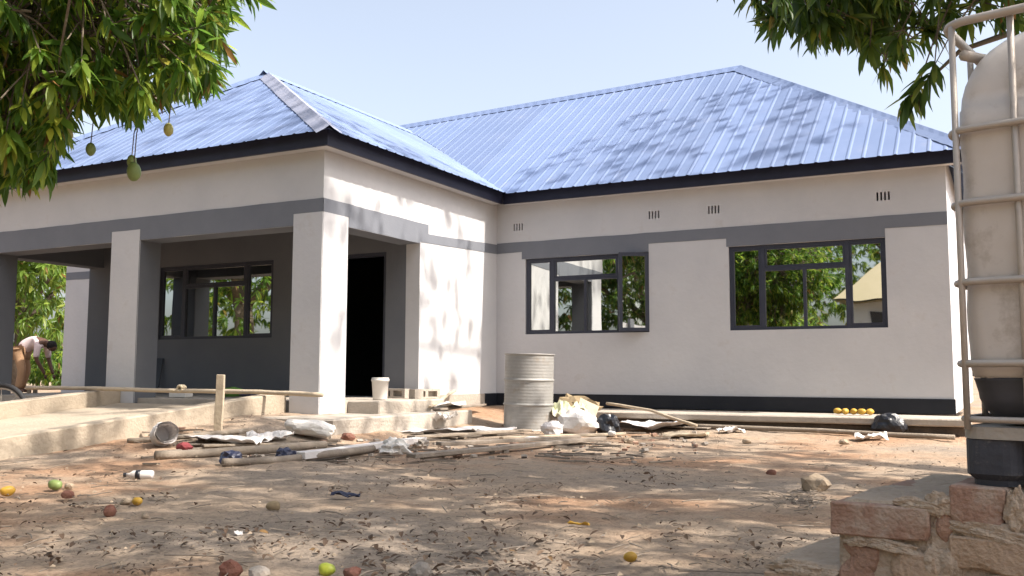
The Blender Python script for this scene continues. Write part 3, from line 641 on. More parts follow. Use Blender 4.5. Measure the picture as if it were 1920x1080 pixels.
tag(blob('plaster_lump', (.12, .10, .10), 'greyrock', 16, .7, 3, None, gp(790, 842, .03), (0, 0, 1.4), 2, .3), 'grey plaster lump in front of the flat weathered board', 'rubble')
sheet('sack_sheet', 'greenish yellow printed sack draped over the heap right of the drum', 'sack', gp(1066, 806, .06), .42, .36, .5, 'sackgreen', .20, seed=7)
rough_box_o = rough_box('carton_flap', (.24, .02, .26), 'cartonboard', 8, .008, .004, 3, None, gp(1100, 805, .20), (R_(-24), R_(24), .55)); tag(rough_box_o, 'tan cardboard flap sticking up from the sack heap', 'cardboard')
tag(blob('stuffed_sack', (.46, .34, .30), 'sack', 9, .3, 3, None, gp(1086, 814, .10), (0, .1, .2), 1.6, .35), 'lumpy white sack at the front of the heap by the drum', 'sack')
tag(blob('stuffed_sack', (.26, .2, .18), 'paper', 19, .35, 3, None, gp(1036, 816, .06), (0, .1, 1.2), 1.8, .35), 'small crumpled white bag touching the drum foot', 'sack')
tag(blob('twig_heap', (.5, .3, .34), 'straw', 21, .6, 3, None, gp(1085, 795, .16), (0, 0, .3), 3, .4), 'dry brown brush heaped behind the green sack', 'brush')
tag(blob('black_bag', (.26, .2, .26), 'blackplastic', 12, .4, 3, None, gp(1140, 815, .09), (0, 0, 0), 1.8, .35), 'black plastic bag right of the white sack heap', 'bag')
tag(blob('white_pebble', (.09, .06, .06), 'whiteplastic', 13, .2, 2, None, gp(1147, 822, .05)), 'small white tub lying against the black bag', 'tub')
sheet('paper_sheet', 'large grey paper sheet spread right of the sack heap', 'paper', gp(1225, 806), .72, .5, .1, 'paper', .06, seed=8, fold=.1)
sheet('paper_sheet', 'yellowish stiff paper lying before the grey paper sheet', 'paper', gp(1285, 818), .46, .28, .2, 'cartonboard', .035, .012, seed=9)
sheet('paper_sheet', 'small grey paper scrap leaning on the long pole', 'paper', gp(1368, 812), .26, .2, .8, 'paper', .05, seed=10)
tag(blob('black_bag', (.33, .25, .25), 'blackplastic', 22, .3, 3, None, gp(1668, 815, .1), (0, 0, 0), 1.6, .36), 'round black plastic bag below the row of mangoes', 'bag')
sheet('plastic_bag', 'flat white plastic bag in front of the black bag', 'bag', gp(1632, 824), .3, .2, .3, 'whiteplastic', .05, seed=11)
tag(blob('rag', (.2, .1, .05), 'paper', 23, .4, 2, None, gp(1000, 829, .03), (0, 0, .2), 2, .3), 'pale blue grey rag in front of the drum', 'rag')
sheet('paper_sheet', 'dusty white sheet spilling off the porch side step', 'paper', Vector((.42, -2.05, .235)), .5, .35, .6, 'sack', .06, seed=14)
# rubble, splinters
for nm, lab, m_, n, r0_, r1_ in (('plaster_chips', 'pale plaster chips and crumbs strewn through the debris before the porch', 'greyrock', 150, .010, .035), ('brick_crumbs', 'reddish brick crumbs strewn through the debris before the porch', 'brickB', 90, .012, .04)):
    b = MB()
    for k in range(n):
        q = gp(random.uniform(300, 1330), random.triangular(795, 872, 830)); r = r0_+(r1_-r0_)*random.random()**2.5
        if q.y > -1.2 or (q.x < .9 and q.y > -4.5): continue
        b.box((-r*random.uniform(.5, 1.3), -r*random.uniform(.4, 1), -r*.2), (r*random.uniform(.5, 1.3), r*random.uniform(.4, 1), r*random.uniform(.3, .8)), X=Matrix.Translation(q) @ Matrix.Rotation(random.random()*6, 4, 'Z') @ Matrix.Rotation(random.uniform(-.5, .5), 4, 'X'))
    tag(b.build(nm, m_), lab, 'rubble', kind='stuff')
b = MB()
for k in range(110):
    q = gp(random.uniform(280, 1250), random.triangular(797, 875, 840), .012); a = random.gauss(.35, .5); ln = .05+.22*random.random()**2
    if q.y > -1.2 or (q.x < .9 and q.y > -4.5): continue
    b.box((-ln, -.012, -.006), (ln, .012, .006), X=Matrix.Translation(q) @ Matrix.Rotation(a, 4, 'Z') @ Matrix.Rotation(random.uniform(-.08, .08), 4, 'Y'))
tag(b.build('wood_splinters', 'wooddark'), 'thin wood splinters strewn through the debris before the porch', 'splinters', kind='stuff')
# bucket and blocks on the step
BK = thing('paint_bucket', 'small white paint bucket standing in sun on the porch side step', 'bucket', (.08, -2.84, .355))
b = MB().lathe([(.078, 0), (.08, .004), (.093, .20), (.101, .202), (.101, .222), (.094, .235), (.097, .242), (.09, .242), (.086, .22), (.074, .02)], n=28); b.build('body', 'whiteplastic', BK, True)
b = MB().tube([(.1*math.cos(a), .02, .215-.11*math.sin(a)) for a in np.linspace(0, math.pi, 14)], .003, 5); b.build('handle', 'galv', BK)
def block(label, loc, rz):
    X = thing('concrete_block', label, 'block', loc, (0, 0, rz), 'hollow blocks at the porch step'); b = MB(); L_, w, h = .36, .12, .11
    us = [-L_/2, -L_/2+.03, -.05, -.02, L_/2-.03-.09, L_/2-.03-.02, L_/2]
    b.box((-L_/2, -w/2, 0), (L_/2, w/2, .022)); b.box((-L_/2, -w/2, h-.022), (L_/2, w/2, h))
    for a, c in ((-L_/2, -.06), (-.03, 0.01), (.14, L_/2)): b.box((a, -w/2, .022), (c, w/2, h-.022))
    b.box((-.06, 0, .022), (-.03, w/2, h-.022)); b.box((.01, 0, .022), (.14, w/2, h-.022)); b.build('body', 'concrete', X); return X
block('hollow concrete block lying on the porch floor edge by the doorway', (-.22, -2.12, .352), 0.0)
block('hollow concrete block lying on the lit step by the white wall', (.22, -2.15, .352), 1.2)
tag(rough_box('carton', (.22, .16, .09), 'whiteplastic', 24, .003, .004, 1, None, (-2.45, -3.35, .40), (0, 0, .2)), 'flat white carton on the porch floor by the middle pillar', 'carton')
tag(blob('cloth_bundle', (.34, .2, .13), 'greencloth', 25, .3, 3, None, (-1.98, -3.0, .405), (0, 0, .2), 2, .35), 'green cloth bundle on the porch floor behind the long pole', 'cloth')
tag(blob('cloth_bundle', (.3, .18, .10), 'blueplastic', 26, .3, 3, None, (-1.66, -3.0, .40), (0, 0, .4), 2, .35), 'dark blue bundle next to the green cloth on the porch', 'cloth')
lay('black_board', 'narrow black board leaning on the porch wall under the window', 'board', (-4.30, -2.12, .36), (-4.36, -1.985, .84), .11, .02, 'blackplastic', 0)
# far left: wheel, bench
WB = thing('wheel', 'old spoked wheel leaning behind the far ramp kerb', 'wheel', (-3.75, -4.75, .20), (R_(90), 0, R_(25)))
b = MB(); b.tube([(.30*math.cos(a), .30*math.sin(a), 0) for a in np.linspace(0, 2*math.pi, 33)], .028, 8, caps=False); b.build('tyre', 'rubber', WB, True)
b = MB(); b.tube([(.265*math.cos(a), .265*math.sin(a), 0) for a in np.linspace(0, 2*math.pi, 33)], .012, 6, caps=False); b.build('rim', 'galv', WB, True)
for k in range(8): a = k*math.pi/4; b = MB(); b.tube([(0, 0, 0), (.26*math.cos(a), .26*math.sin(a), 0)], .004, 5); b.build('spoke', 'galv', WB)
b = MB().lathe([(.03, -.03), (.03, .03)], n=12); b.build('hub', 'galv', WB)
bc = at(96, 735, 19.3); BN = thing('wooden_bench', 'low pale wooden bench beside the bending person', 'bench', (bc.x, bc.y, 0), (0, 0, .4))
zb = .36
for k in range(3): b = MB(); b.box((-.5, -.16+.11*k, zb-.03), (.5, -.06+.11*k, zb)); b.build('seat_slat', 'woodpale', BN)
for sx in (-.42, .42):
    for sy in (-.1, .12): b = MB(); b.box((sx-.035, sy-.03, -.02), (sx+.035, sy+.03, zb-.031)); b.build('leg', 'woodpale', BN)
# ---- mangoes, stones
def mango(label, p, s, m_, rz=0, group='fallen mangoes on the ground', lift=.36, tilt=0):
    o = blob('mango', (s*1.25, s*.95, s*.9), m_, random.random()*50, .13, 3, None, Vector(p)+Vector((0, 0, s*lift)), (0, tilt, rz), 1, 0, True); return tag(o, label, 'mango', group)
mango('green yellow mango at the bottom edge of the yard', gp(612, 1078), .048, 'mangogreen')
mango('bright yellow mango alone on bare sand in the foreground', gp(1182, 1052), .040, 'mangoyellow', .4)
mango('yellow mango touching a dark stub on the left ground', gp(257, 946), .046, 'mangoyellow')
mango('brownish yellow mango at the left frame edge', gp(14, 928), .06, 'mangoyellow', 1)
mango('green mango lying near the left stones', gp(103, 917), .065, 'mangohang', .3)
mango('rotting brown mango left of the dark leaf', gp(512, 957), .055, 'straw', .8)
for k in range(5): mango(['leftmost yellow mango of the row on the apron', 'second yellow mango of the row on the apron', 'middle yellow mango of the row on the apron', 'fourth yellow mango of the row on the apron', 'rightmost yellow mango of the row on the apron'][k], (4.60+.085*k, -.52-.02*(k % 2), .21), .075, 'mangoyellow', k, 'mangoes laid on the apron', .45)
def stone(name, label, px, py, s, m_, seed, rz=0, flat=.3, amt=.3, group='stones and brick bits on the ground'):
    return tag(blob(name, s, m_, seed, amt, 2, None, gp(px, py, s[2]*.20), (0, 0, rz), 1.4, flat), label, 'stone', group)
stone('brick_bit', 'red brick chunk at the bottom edge left of the green mango', 432, 1078, (.078, .062, .06), 'redrock', 1, .3, .3, .45)
stone('stone', 'grey stone beside the red brick chunk at the bottom edge', 487, 1082, (.075, .06, .05), 'greyrock', 2)
stone('brick_bit', 'orange brick bit just right of the green mango', 660, 1080, (.06, .05, .04), 'redrock', 3)
stone('stone', 'pale grey stone at the bottom edge in the leaf litter', 790, 1080, (.075, .06, .06), 'greyrock', 4)
stone('brick_bit', 'dark red brick cube alone on grey sand at left', 206, 964, (.058, .054, .062), 'redrock', 5, .5, .4, .15)
stone('brick_bit', 'red brown stone near the left green mango', 127, 932, (.072, .06, .05), 'redrock', 6)
stone('stone', 'brown stone behind the left green mango', 130, 915, (.06, .05, .045), 'rock', 7)
stone('wood_stub', 'dark wood stub against the left yellow mango', 238, 944, (.085, .045, .04), 'rock', 8)
stone('rock', 'large brown rock beside the brick step', 1530, 916, (.17, .13, .115), 'rock', 9, .4, .36, .35)
stone('brick_bit', 'small red brick bit left of the large brown rock', 1447, 889, (.07, .05, .045), 'redrock', 10)
stone('brick_bit', 'reddish brick bit beside the puffed cement bag', 652, 824, (.14, .11, .09), 'redrock', 11)
stone('stone', 'brown clod right of the black bag in the yard', 1180, 830, (.12, .1, .07), 'rock', 12)
stone('stone', 'tiny brown clod below the yellowish paper', 1400, 830, (.09, .08, .06), 'rock', 13)
stone('stone', 'small dark stone in the middle left litter', 272, 970, (.04, .035, .03), 'rock', 14)
stone('stone', 'dull brown clod near the white bag by the apron', 1582, 832, (.10, .08, .06), 'rock', 15)
tag(sheet('banana_peel', 'yellow fruit peel on the sand in the right foreground', 'peel', gp(1085, 984), .09, .028, .1, 'mangoyellow', .010, seed=15, n=8), 'yellow fruit peel on the sand in the right foreground', 'peel')
sheet('plastic_scrap', 'dark blue plastic scrap on grey sand left of centre', 'plastic scrap', gp(648, 931), .15, .07, .1, 'blueplastic', .02, seed=16, n=8)
sheet('paper_scrap', 'tiny curled white paper scrap in the left foreground', 'paper', gp(447, 1003), .03, .02, 1, 'paper', .012, seed=17, n=6)
BT = thing('plastic_bottle', 'clear plastic bottle with dark label lying on the left ground', 'bottle', tuple(gp(268, 897, .022)), (R_(90), 0, R_(122)))
b = MB().lathe([(.010, -.10), (.011, -.08), (.026, -.06), (.027, .05), (.023, .06)], n=16); b.build('body', 'paper', BT, True)
b = MB().lathe([(.0285, -.04), (.0285, -.012)], n=16); b.build('label_band', 'blackplastic', BT, True)
b = MB().lathe([(.013, -.115), (.013, -.098)], n=12); b.build('cap', 'blackplastic', BT)

# ================================================================== leaf litter
def leaf_template(droop=.18, wr=.125, fold=.03):
    rows = [(0, .012), (.22, wr*.85), (.55, wr), (.82, wr*.55), (1, 0)]
    V_ = []; F_l = []
    for y, w in rows:
        z = -droop*y*y; V_ += [(-w, y, z+fold*(w/wr)), (0, y, z), (w, y, z+fold*(w/wr))]
    for i in range(4):
        a = i*3; F_l += [(a, a+1, a+4, a+3), (a+1, a+2, a+5, a+4)]
    return np.array(V_, float), np.array(F_l, int)
TV, TF = leaf_template(.18, .105)
LV, _ = leaf_template(.35, .24, .09)
def leaf_mesh(name, Ms, m_, tv=TV):
    n = len(Ms); Ms = np.asarray(Ms)
    v = np.einsum('nij,kj->nki', Ms[:, :3, :3], tv)+Ms[:, None, :3, 3]
    f = (TF[None]+np.arange(n)[:, None, None]*len(tv)).reshape(-1, 4)
    me = bpy.data.meshes.new(name); me.vertices.add(n*len(tv)); me.vertices.foreach_set('co', v.astype(np.float32).ravel())
    me.loops.add(f.size); me.loops.foreach_set('vertex_index', f.astype(np.int32).ravel())
    me.polygons.add(len(f)); me.polygons.foreach_set('loop_start', np.arange(0, f.size, 4, dtype=np.int32))
    me.polygons.foreach_set('use_smooth', np.ones(len(f), bool)); me.update(calc_edges=True); me.validate(); me.materials.append(MATS[m_]); return me
def frame_m(p, d, roll, L_, up=(0, 0, 1)):
    d = d/np.linalg.norm(d); x = np.cross(d, up); nx_ = np.linalg.norm(x); x = x/nx_ if nx_ > 1e-4 else np.array([1., 0, 0]); z = np.cross(x, d)
    c, s = math.cos(roll), math.sin(roll); x2 = c*x+s*z; z2 = -s*x+c*z
    M_ = np.eye(4); M_[:3, 0] = x2*L_; M_[:3, 1] = d*L_; M_[:3, 2] = z2*L_; M_[:3, 3] = p; return M_
Ms = []; k = 0
while len(Ms) < 5600 and k < 200000:
    k += 1; dd = 2.6+9*RNG.random()**2.0; lt = (RNG.random()*1.24-.62)*dd
    p = CAM+Vector((F_.x, F_.y, 0)).normalized()*dd+Vector((RT.x, RT.y, 0))*lt; x, y = p.x, p.y
    dens = mnoise.noise(Vector((x*1.1, y*1.1, 3)))+.5*mnoise.noise(Vector((x*3.5, y*3.5, 1)))
    if dens < -.05+.45*RNG.random()-(.3 if (dd < 4.0 and lt < .3) else 0): continue
    if y > -4 and x < .8 or y > -1.1: continue
    a = RNG.random()*2*math.pi; Ms.append(frame_m(np.array([x, y, gz(x, y)+.004+.012*RNG.random()+.03*mnoise.noise(Vector((x, y, 0))*.7)]), np.array([math.cos(a), math.sin(a), RNG.normal()*.08]), RNG.normal()*.3, .008+.036*RNG.random()**3.2))
o = link('leaf_litter', leaf_mesh('leaf_litter', Ms, 'leafdry', LV)); tag(o, 'dry brown leaf fragments scattered over the sandy yard', 'leaf litter', kind='stuff')
b = MB()
for k in range(900):
    dd = 2.7+7*random.random()**1.7; lt = (random.random()*1.24-.62)*dd
    p = CAM+Vector((F_.x, F_.y, 0)).normalized()*dd+Vector((RT.x, RT.y, 0))*lt; a = random.random()*6.3; ln = .015+.09*random.random()**2.5
    if p.y > -4.2: continue
    q = Vector((p.x, p.y, gz(p.x, p.y)+.006+.03*mnoise.noise(Vector((p.x, p.y, 0))*.7))); d = Vector((math.cos(a), math.sin(a), random.uniform(-.05, .15)))
    b.tube([q-d*ln, q+Vector((random.uniform(-.01, .01), random.uniform(-.01, .01), .004)), q+d*ln], random.uniform(.0012, .003), 4)
for k in range(90):                                # dark twig nest by the brick step
    p = gp(random.gauss(1500, 32), random.gauss(943, 9), .012); a = random.random()*6.3; d = Vector((math.cos(a), math.sin(a), random.uniform(-.1, .35)))*random.uniform(.012, .04)
    b.tube([p-d, p+d], random.uniform(.0012, .0032), 4)
tag(b.build('twig_litter', 'wooddark'), 'dark twigs scattered over the sandy yard', 'twigs', kind='stuff')
b = MB()
for k in range(1500):
    dd = 2.7+8*random.random()**1.5; lt = (random.random()*1.24-.62)*dd
    p = CAM+Vector((F_.x, F_.y, 0)).normalized()*dd+Vector((RT.x, RT.y, 0))*lt
    if p.y > -2 or (p.y > -4.2 and p.x < .8): continue
    r = .004+.014*random.random()**3; c = Vector((p.x, p.y, gz(p.x, p.y)+.03*mnoise.noise(Vector((p.x, p.y, 0))*.7)))
    q = [c+Vector((r*random.uniform(.7, 1.3)*x, r*random.uniform(.7, 1.3)*y, r*z)) for x, y, z in ((1, 0, .2), (0, 1, .2), (-1, 0, .2), (0, -1, .2), (0, 0, .9))]
    for i in range(4): b.face([q[i], q[(i+1) % 4], q[4]])
tag(b.build('pebbles', 'rock'), 'small pebbles and clods strewn over the yard', 'pebbles', kind='stuff')

# ================================================================== trees
LEAF_ME = {}
def inpoly(x, y, P):
    c = False; j = len(P)-1
    for i in range(len(P)):
        (xi, yi), (xj, yj) = P[i], P[j]
        if (yi > y) != (yj > y) and x < (xj-xi)*(y-yi)/(yj-yi)+xi: c = not c
        j = i
    return c
def rosettes(lobes, keep=None):
    out = []
    for (c, rad, n) in lobes:
        for _ in range(n):
            while True:
                q = RNG.uniform(-1, 1, 3); r = np.linalg.norm(q)
                if r <= 1 and RNG.random() < .25+.75*r: break
            p = np.array(c)+q*np.array(rad)
            if mnoise.noise(Vector(p)*.9+Vector((c[0], 3, 0))) < -.28: continue
            if keep and not keep(p): continue
            out.append((p, q))
    return out
def mango_tree(name, label, base, limbs, lobes, leafm, Ls=(.16, .26), nl=10, keep=None, singles=0, group=None, twig=True, extra=(), trunk_r=.3, tv=None):
    T = thing(name, label, 'tree', base, (0, 0, 0), group); B = np.array(base, float)
    ros = rosettes(lobes, keep)+[(np.array(e_), np.array([-.5, -.3, -.5])) for e_ in extra]; Ms = []; tb = MB()
    for p, q in ros:
        out = q+np.array([0, 0, -.15])+RNG.normal(size=3)*.35; out = out/np.linalg.norm(out)
        if twig:
            t0 = p-out*RNG.uniform(.25, .6)+np.array([0, 0, .05])
            if keep is None or keep(t0): tb.tube([t0-B, (t0+p)/2+np.array([0, 0, .03])-B, p-B], [.006, .005, .003], 4, caps=False)
        a0 = RNG.random()*6.3; ux = np.cross(out, [0, 0, 1.]); ux = ux/(np.linalg.norm(ux)+1e-6); uy = np.cross(out, ux)
        n = int(nl*RNG.uniform(.7, 1.3))
        for i in range(n):
            a = a0+i*2.4; sp_ = RNG.uniform(.35, 1.35)
            d = out*math.cos(sp_)+(ux*math.cos(a)+uy*math.sin(a))*math.sin(sp_); d[2] -= RNG.uniform(.15, .75)
            Ms.append((p-out*RNG.uniform(0, .07)-B, d))
    P_ = np.array([a for a, _ in Ms]); D_ = np.array([d for _, d in Ms]); D_ /= np.linalg.norm(D_, axis=1)[:, None]
    X_ = np.cross(D_, [0, 0, 1.]); X_ /= np.linalg.norm(X_, axis=1)[:, None]+1e-6; Z_ = np.cross(X_, D_)
    ro = RNG.normal(size=len(P_))*.5; c_, s_ = np.cos(ro)[:, None], np.sin(ro)[:, None]; L_ = RNG.uniform(*Ls, size=len(P_))[:, None]
    Ms = np.zeros((len(P_), 4, 4)); Ms[:, :3, 0] = (c_*X_+s_*Z_)*L_*RNG.uniform(.7, 1.2, size=L_.shape); Ms[:, :3, 1] = D_*L_; Ms[:, :3, 2] = (-s_*X_+c_*Z_)*L_*RNG.uniform(.2, 2.4, size=L_.shape); Ms[:, :3, 3] = P_; Ms[:, 3, 3] = 1
    idx = np.zeros(len(Ms), bool)
    if singles:
        sc = []
        for i, M_ in enumerate(Ms):
            pp = proj(Vector(M_[:3, 3])+Vector(base)+Vector(M_[:3, 1])*.5)
            sc.append(np.linalg.norm(M_[:3, 1])/pp[2] if pp and -20 < pp[0] < 1940 and -20 < pp[1] < 1080 else 0)
        order = np.argsort(sc)[::-1][:singles]; idx[[i for i in order if sc[i] > 0]] = True
        me = bpy.data.meshes.new('leaf'); me.from_pydata([tuple(v) for v in TV], [], [tuple(map(int, f)) for f in TF]); me.materials.append(MATS[leafm+'_single']); me.polygons.foreach_set('use_smooth', [True]*len(TF))
        for i in np.nonzero(idx)[0]:
            o = link('leaf', me, T); o.matrix_local = Matrix(Ms[i].tolist())
    rest = Ms[~idx]
    cr = link('crown', leaf_mesh('crown', rest, leafm), T); cr['kind'] = 'stuff'
    if twig and tb.f: o = tb.build('twigs', 'bark', T); o['kind'] = 'stuff'
    for k, (pts, rr) in enumerate(limbs):
        b = MB(); b.tube([Vector(p)-Vector(base) for p in pts], rr, 10 if k == 0 else 7); b.build('trunk' if k == 0 else 'branch', 'bark', T, True)
    return T
# single leaves: colour varies by object instead of by island
for nm in ('leafdark', 'leafmid'):
    m = MATS[nm].copy(); m.name = nm+'_single'; MATS[nm+'_single'] = m; nt = m.node_tree
    oi = nt.nodes.new('ShaderNodeObjectInfo'); rp = [n for n in nt.nodes if n.type == 'VALTORGB'][0]; nt.links.new(oi.outputs['Random'], rp.inputs['Fac'])
PL = [(-80, -60), (500, -60), (478, -5), (445, 30), (405, 65), (438, 95), (405, 130), (385, 165), (330, 178), (300, 180), (250, 215), (235, 195), (175, 190), (130, 215), (120, 260), (95, 300), (100, 325), (55, 335), (20, 345), (-80, 330)]
PR = [(1350, -60), (1378, 0), (1436, 22), (1455, 52), (1530, 66), (1590, 60), (1612, 95), (1645, 122), (1690, 105), (1712, 75), (1760, 70), (1775, 20), (1830, 45), (1990, 20), (1990, -60)]
def keepfn(P, extra=()):
    def f(p):
        q = proj(p)
        if q is None: return (Vector(p)-CAM).length > 1.6
        if (Vector(p)-CAM).length < 2.2 and -300 < q[0] < 2200 and -300 < q[1] < 1300: return False
        if q[0] < -90 or q[0] > 2010 or q[1] < -70 or q[1] > 1200: return True
        return inpoly(q[0], q[1], P)
    return f
# left mango tree
tb_ = (-.6, -11.3, 0)
limbsL = [([tb_, (-.5, -11.2, .8), (-.3, -10.9, 1.8), (.1, -10.5, 2.9)], [.30, .25, .22, .17]),
          ([(-.3, -10.9, 1.8), (.5, -10.1, 2.3), (1.3, -9.2, 2.6), (2.0, -8.4, 2.5)], [.14, .10, .06, .03]),
          ([(.1, -10.5, 2.9), (.9, -9.6, 3.6), (1.7, -8.7, 3.9), (2.4, -8.0, 3.7)], [.13, .10, .06, .03]),
          ([(.1, -10.5, 2.9), (-.2, -10, 4.2), (.2, -9.5, 5.6)], [.14, .10, .04]), ([(.5, -10.1, 2.3), (.7, -9.0, 2.4), (.9, -7.9, 2.2)], [.07, .05, .025]),
          ([(.9, -9.6, 3.6), (1.2, -8.5, 4.4), (1.4, -7.6, 4.6)], [.07, .05, .02])]
lobesL = [((1.9, -8.3, 2.7), (1.2, 1.0, 1.15), 1500), ((.8, -8.3, 2.4), (1.1, 1.2, 1.0), 1000), ((.6, -9.3, 4.6), (2.4, 2.2, 1.6), 330), ((2.5, -8.9, 3.0), (.7, .7, .7), 110), ((-1.6, -10.2, 4.2), (1.8, 2, 1.5), 120)]
mango_tree('mango_tree', 'leafy mango tree hanging over the upper left corner', tb_, limbsL, lobesL, 'leafmid', (.095, .17), 13, keepfn(PL), 300)
# right mango tree
tb_ = (11.2, -5.2, 0)
limbsR = [([tb_, (11.1, -5.2, 1), (10.9, -5.1, 2.2), (10.6, -5.0, 3.4)], [.42, .36, .32, .26]),
          ([(10.6, -5.0, 3.4), (9.3, -5.0, 3.9), (7.8, -5.0, 3.8), (6.5, -4.9, 3.3)], [.18, .13, .09, .05]),
          ([(10.6, -5.0, 3.4), (9.8, -6.5, 5.0), (8.6, -7.8, 6.2), (7.6, -8.4, 6.8)], [.2, .15, .1, .05]),
          ([(10.6, -5.0, 3.4), (10.2, -3.8, 5.4), (9.3, -2.6, 7.2), (8.6, -2.0, 8.3)], [.2, .15, .1, .04]),
          ([(10.9, -5.1, 2.2), (11.8, -6.5, 4.0), (12.2, -7.8, 5.6)], [.2, .14, .06]), ([(10.6, -5, 3.4), (10.8, -5, 5.5), (10.4, -5.2, 8)], [.2, .14, .06]),
          ([(7.8, -5.0, 3.8), (7.0, -5.6, 3.6), (6.3, -5.9, 3.2)], [.06, .04, .02]), ([tuple(at(1900, 60, 5.6)), tuple(at(1800, 95, 5.5)), tuple(at(1752, 140, 5.5)), tuple(at(1700, 188, 5.6))], [.02, .014, .008, .004]), ([(10.4, -5.2, 8), (9.6, -4.0, 11.5), (8.6, -2.9, 14.8)], [.1, .07, .03]), ([(8.6, -2.0, 8.3), (7.2, -1.8, 9.6), (7.3, .9, 9.6)], [.05, .04, .02])]
lobesR = [((6.1, -5.3, 3.15), (1.2, 1.1, .85), 230), ((7.6, -5.2, 3.9), (1.2, 1.3, 1.0), 220), ((4.95, -5.5, 3.1), (.9, .8, .6), 420), ((5.6, -5.0, 2.75), (1.0, .8, .5), 190), ((9.2, -8.0, 5.3), (3.2, 3.0, 1.7), 1450), ((10.8, -6.4, 7.4), (3.4, 3.4, 2.2), 700), ((8.9, -3.2, 7.6), (2.6, 2.0, 1.4), 320), ((6.8, -5.4, 6.4), (2.8, 2.0, 1.3), 540), ((11.5, -9.8, 5.6), (2.4, 2.2, 2.0), 400), ((7.5, 1.2, 9.6), (2.4, 1.5, 1.0), 130), ((6.6, -1.7, 10.2), (2.2, 2.0, 1.0), 120), ((8.2, -2.7, 15.3), (3.2, 1.9, 1.4), 210)]
mango_tree('mango_tree', 'mango tree branches hanging over the upper right corner behind the tank', tb_, limbsR, lobesR, 'leafdark', (.13, .21), 11, keepfn(PR), 270, extra=[tuple(at(*q)) for q in ((1697, 196, 5.6), (1738, 150, 5.5), (1718, 172, 5.6), (1655, 128, 5.7), (1752, 128, 5.4))])
# sunlit tree, bushes behind the porch
def far_tree(label, base, h, rad, n, leafm='leafbright', Ls=(.22, .36), nm='mango_tree', group='trees around the yard', nl=10, low=.45):
    base = Vector(base); b0 = tuple(base); tr = [([b0, tuple(base+Vector((.05, .05, h*.25))), tuple(base+Vector((-.1, .1, h*.5))), tuple(base+Vector((.05, 0, h*.75)))], [.2*h/6, .17*h/6, .12*h/6, .05*h/6])]
    for k in range(5):
        a = k*1.3; tr.append(([tuple(base+Vector((0, 0, h*.32))), tuple(base+Vector((math.cos(a)*rad*.4, math.sin(a)*rad*.4, h*.5))), tuple(base+Vector((math.cos(a)*rad*.75, math.sin(a)*rad*.75, h*.62)))], [.1*h/6, .06*h/6, .02]))
    lob = []
    for k in range(7):
        a = k*2.4; r = rad*(.2+.5*((k*37) % 10)/10); lob.append(((base.x+r*math.cos(a), base.y+r*math.sin(a), h*(low+.42*((k*53) % 10)/10)), (rad*.55, rad*.55, h*.2), n//7))
    return mango_tree(nm, label, b0, tr, lob, leafm, Ls, nl, None, 0, group, False)
p = at(38, 560, 23.5); far_tree('bright sunlit mango tree seen through the porch opening', (p.x, p.y, 0), 5.6, 2.3, 1100, 'leafbright', low=.42)
p = at(112, 700, 27); far_tree('low sunlit bush behind the house left corner', (p.x, p.y, 0), 2.0, 1.4, 420, 'leafmid', (.14, .24), 'bush', 'bushes behind the house', low=.3)
p = at(70, 700, 31); far_tree('pale green bush behind the bending person', (p.x, p.y, 0), 1.6, 1.8, 420, 'leafbright', (.14, .22), 'bush', 'bushes behind the house', low=.3)
p = at(10, 700, 38); far_tree('far bush beyond the porch at the left frame edge', (p.x, p.y, 0), 1.9, 2.2, 420, 'leafmid', (.16, .26), 'bush', 'bushes behind the house', low=.3)
# trees facing the house, mirrored in its windows
for lab, x, y, h, r, n, lm in (('dense mango tree behind the viewer, mirrored in the right window', -.9, -17.6, 8.0, 3.0, 1500, 'leafmid'), ('mango tree mirrored in the left part of the right window', -4.2, -16.5, 7.5, 2.9, 1300, 'leafdark'),
                               ('tall mango tree mirrored in the porch window', -9.2, -15.5, 8.0, 3.0, 1000, 'leafmid'), ('mango tree further left mirrored in the porch window', -13.5, -13.0, 8.0, 3.2, 1000, 'leafmid'), ('tall mango tree behind the tan roofed house, mirrored in glass', 3.4, -25.0, 11.0, 3.8, 1400, 'leafmid'),
                               ('mango tree beyond the tan roofed house, mirrored in the open casement', 17.6, -17.9, 8.0, 3.4, 1300, 'leafdark'), ('low bushy tree mirrored at the foot of the right window', 1.0, -15.0, 2.6, 1.3, 500, 'leafbright')):
    far_tree(lab, (x, y, 0), h, r, n, lm, (.22, .34), group='trees mirrored in the windows', low=.30)
NB = thing('neighbour_house', 'tan roofed neighbouring house mirrored in the right window', 'house', (5.8, -18.9, 0), (0, 0, .0))
b = MB(); b.box((-3.4, -3, 0), (3.4, 3, 2.66)); b.build('wall', 'cream', NB)
b = MB(); b.face([(-3.8, 3.4, 2.72), (3.8, 3.4, 2.72), (1.6, 0, 5.3), (-1.6, 0, 5.3)][::-1]); b.face([(-3.8, -3.4, 2.72), (3.8, -3.4, 2.72), (1.6, 0, 5.3), (-1.6, 0, 5.3)]); b.face([(-3.8, -3.4, 2.72), (-1.6, 0, 5.3), (-3.8, 3.4, 2.72)]); b.face([(3.8, -3.4, 2.72), (3.8, 3.4, 2.72), (1.6, 0, 5.3)]); b.face([(-3.8, -3.4, 2.67), (-3.8, 3.4, 2.67), (3.8, 3.4, 2.67), (3.8, -3.4, 2.67)]); b.build('roof', 'tanroof', NB)
for x in (-2.3, .6): b = MB(); b.box((x-.6, 2.99, 1.2), (x+.6, 3.03, 2.4)); b.build('window', 'inside', NB)
BW = thing('boundary_wall', 'grey plastered boundary wall mirrored in the open casement', 'wall', (15.5, -15.5, 0), (0, 0, R_(-28)))
b = MB(); b.box((-6, -.1, -.1), (6, .1, 2.3)); b.build('wall', 'cream', BW)
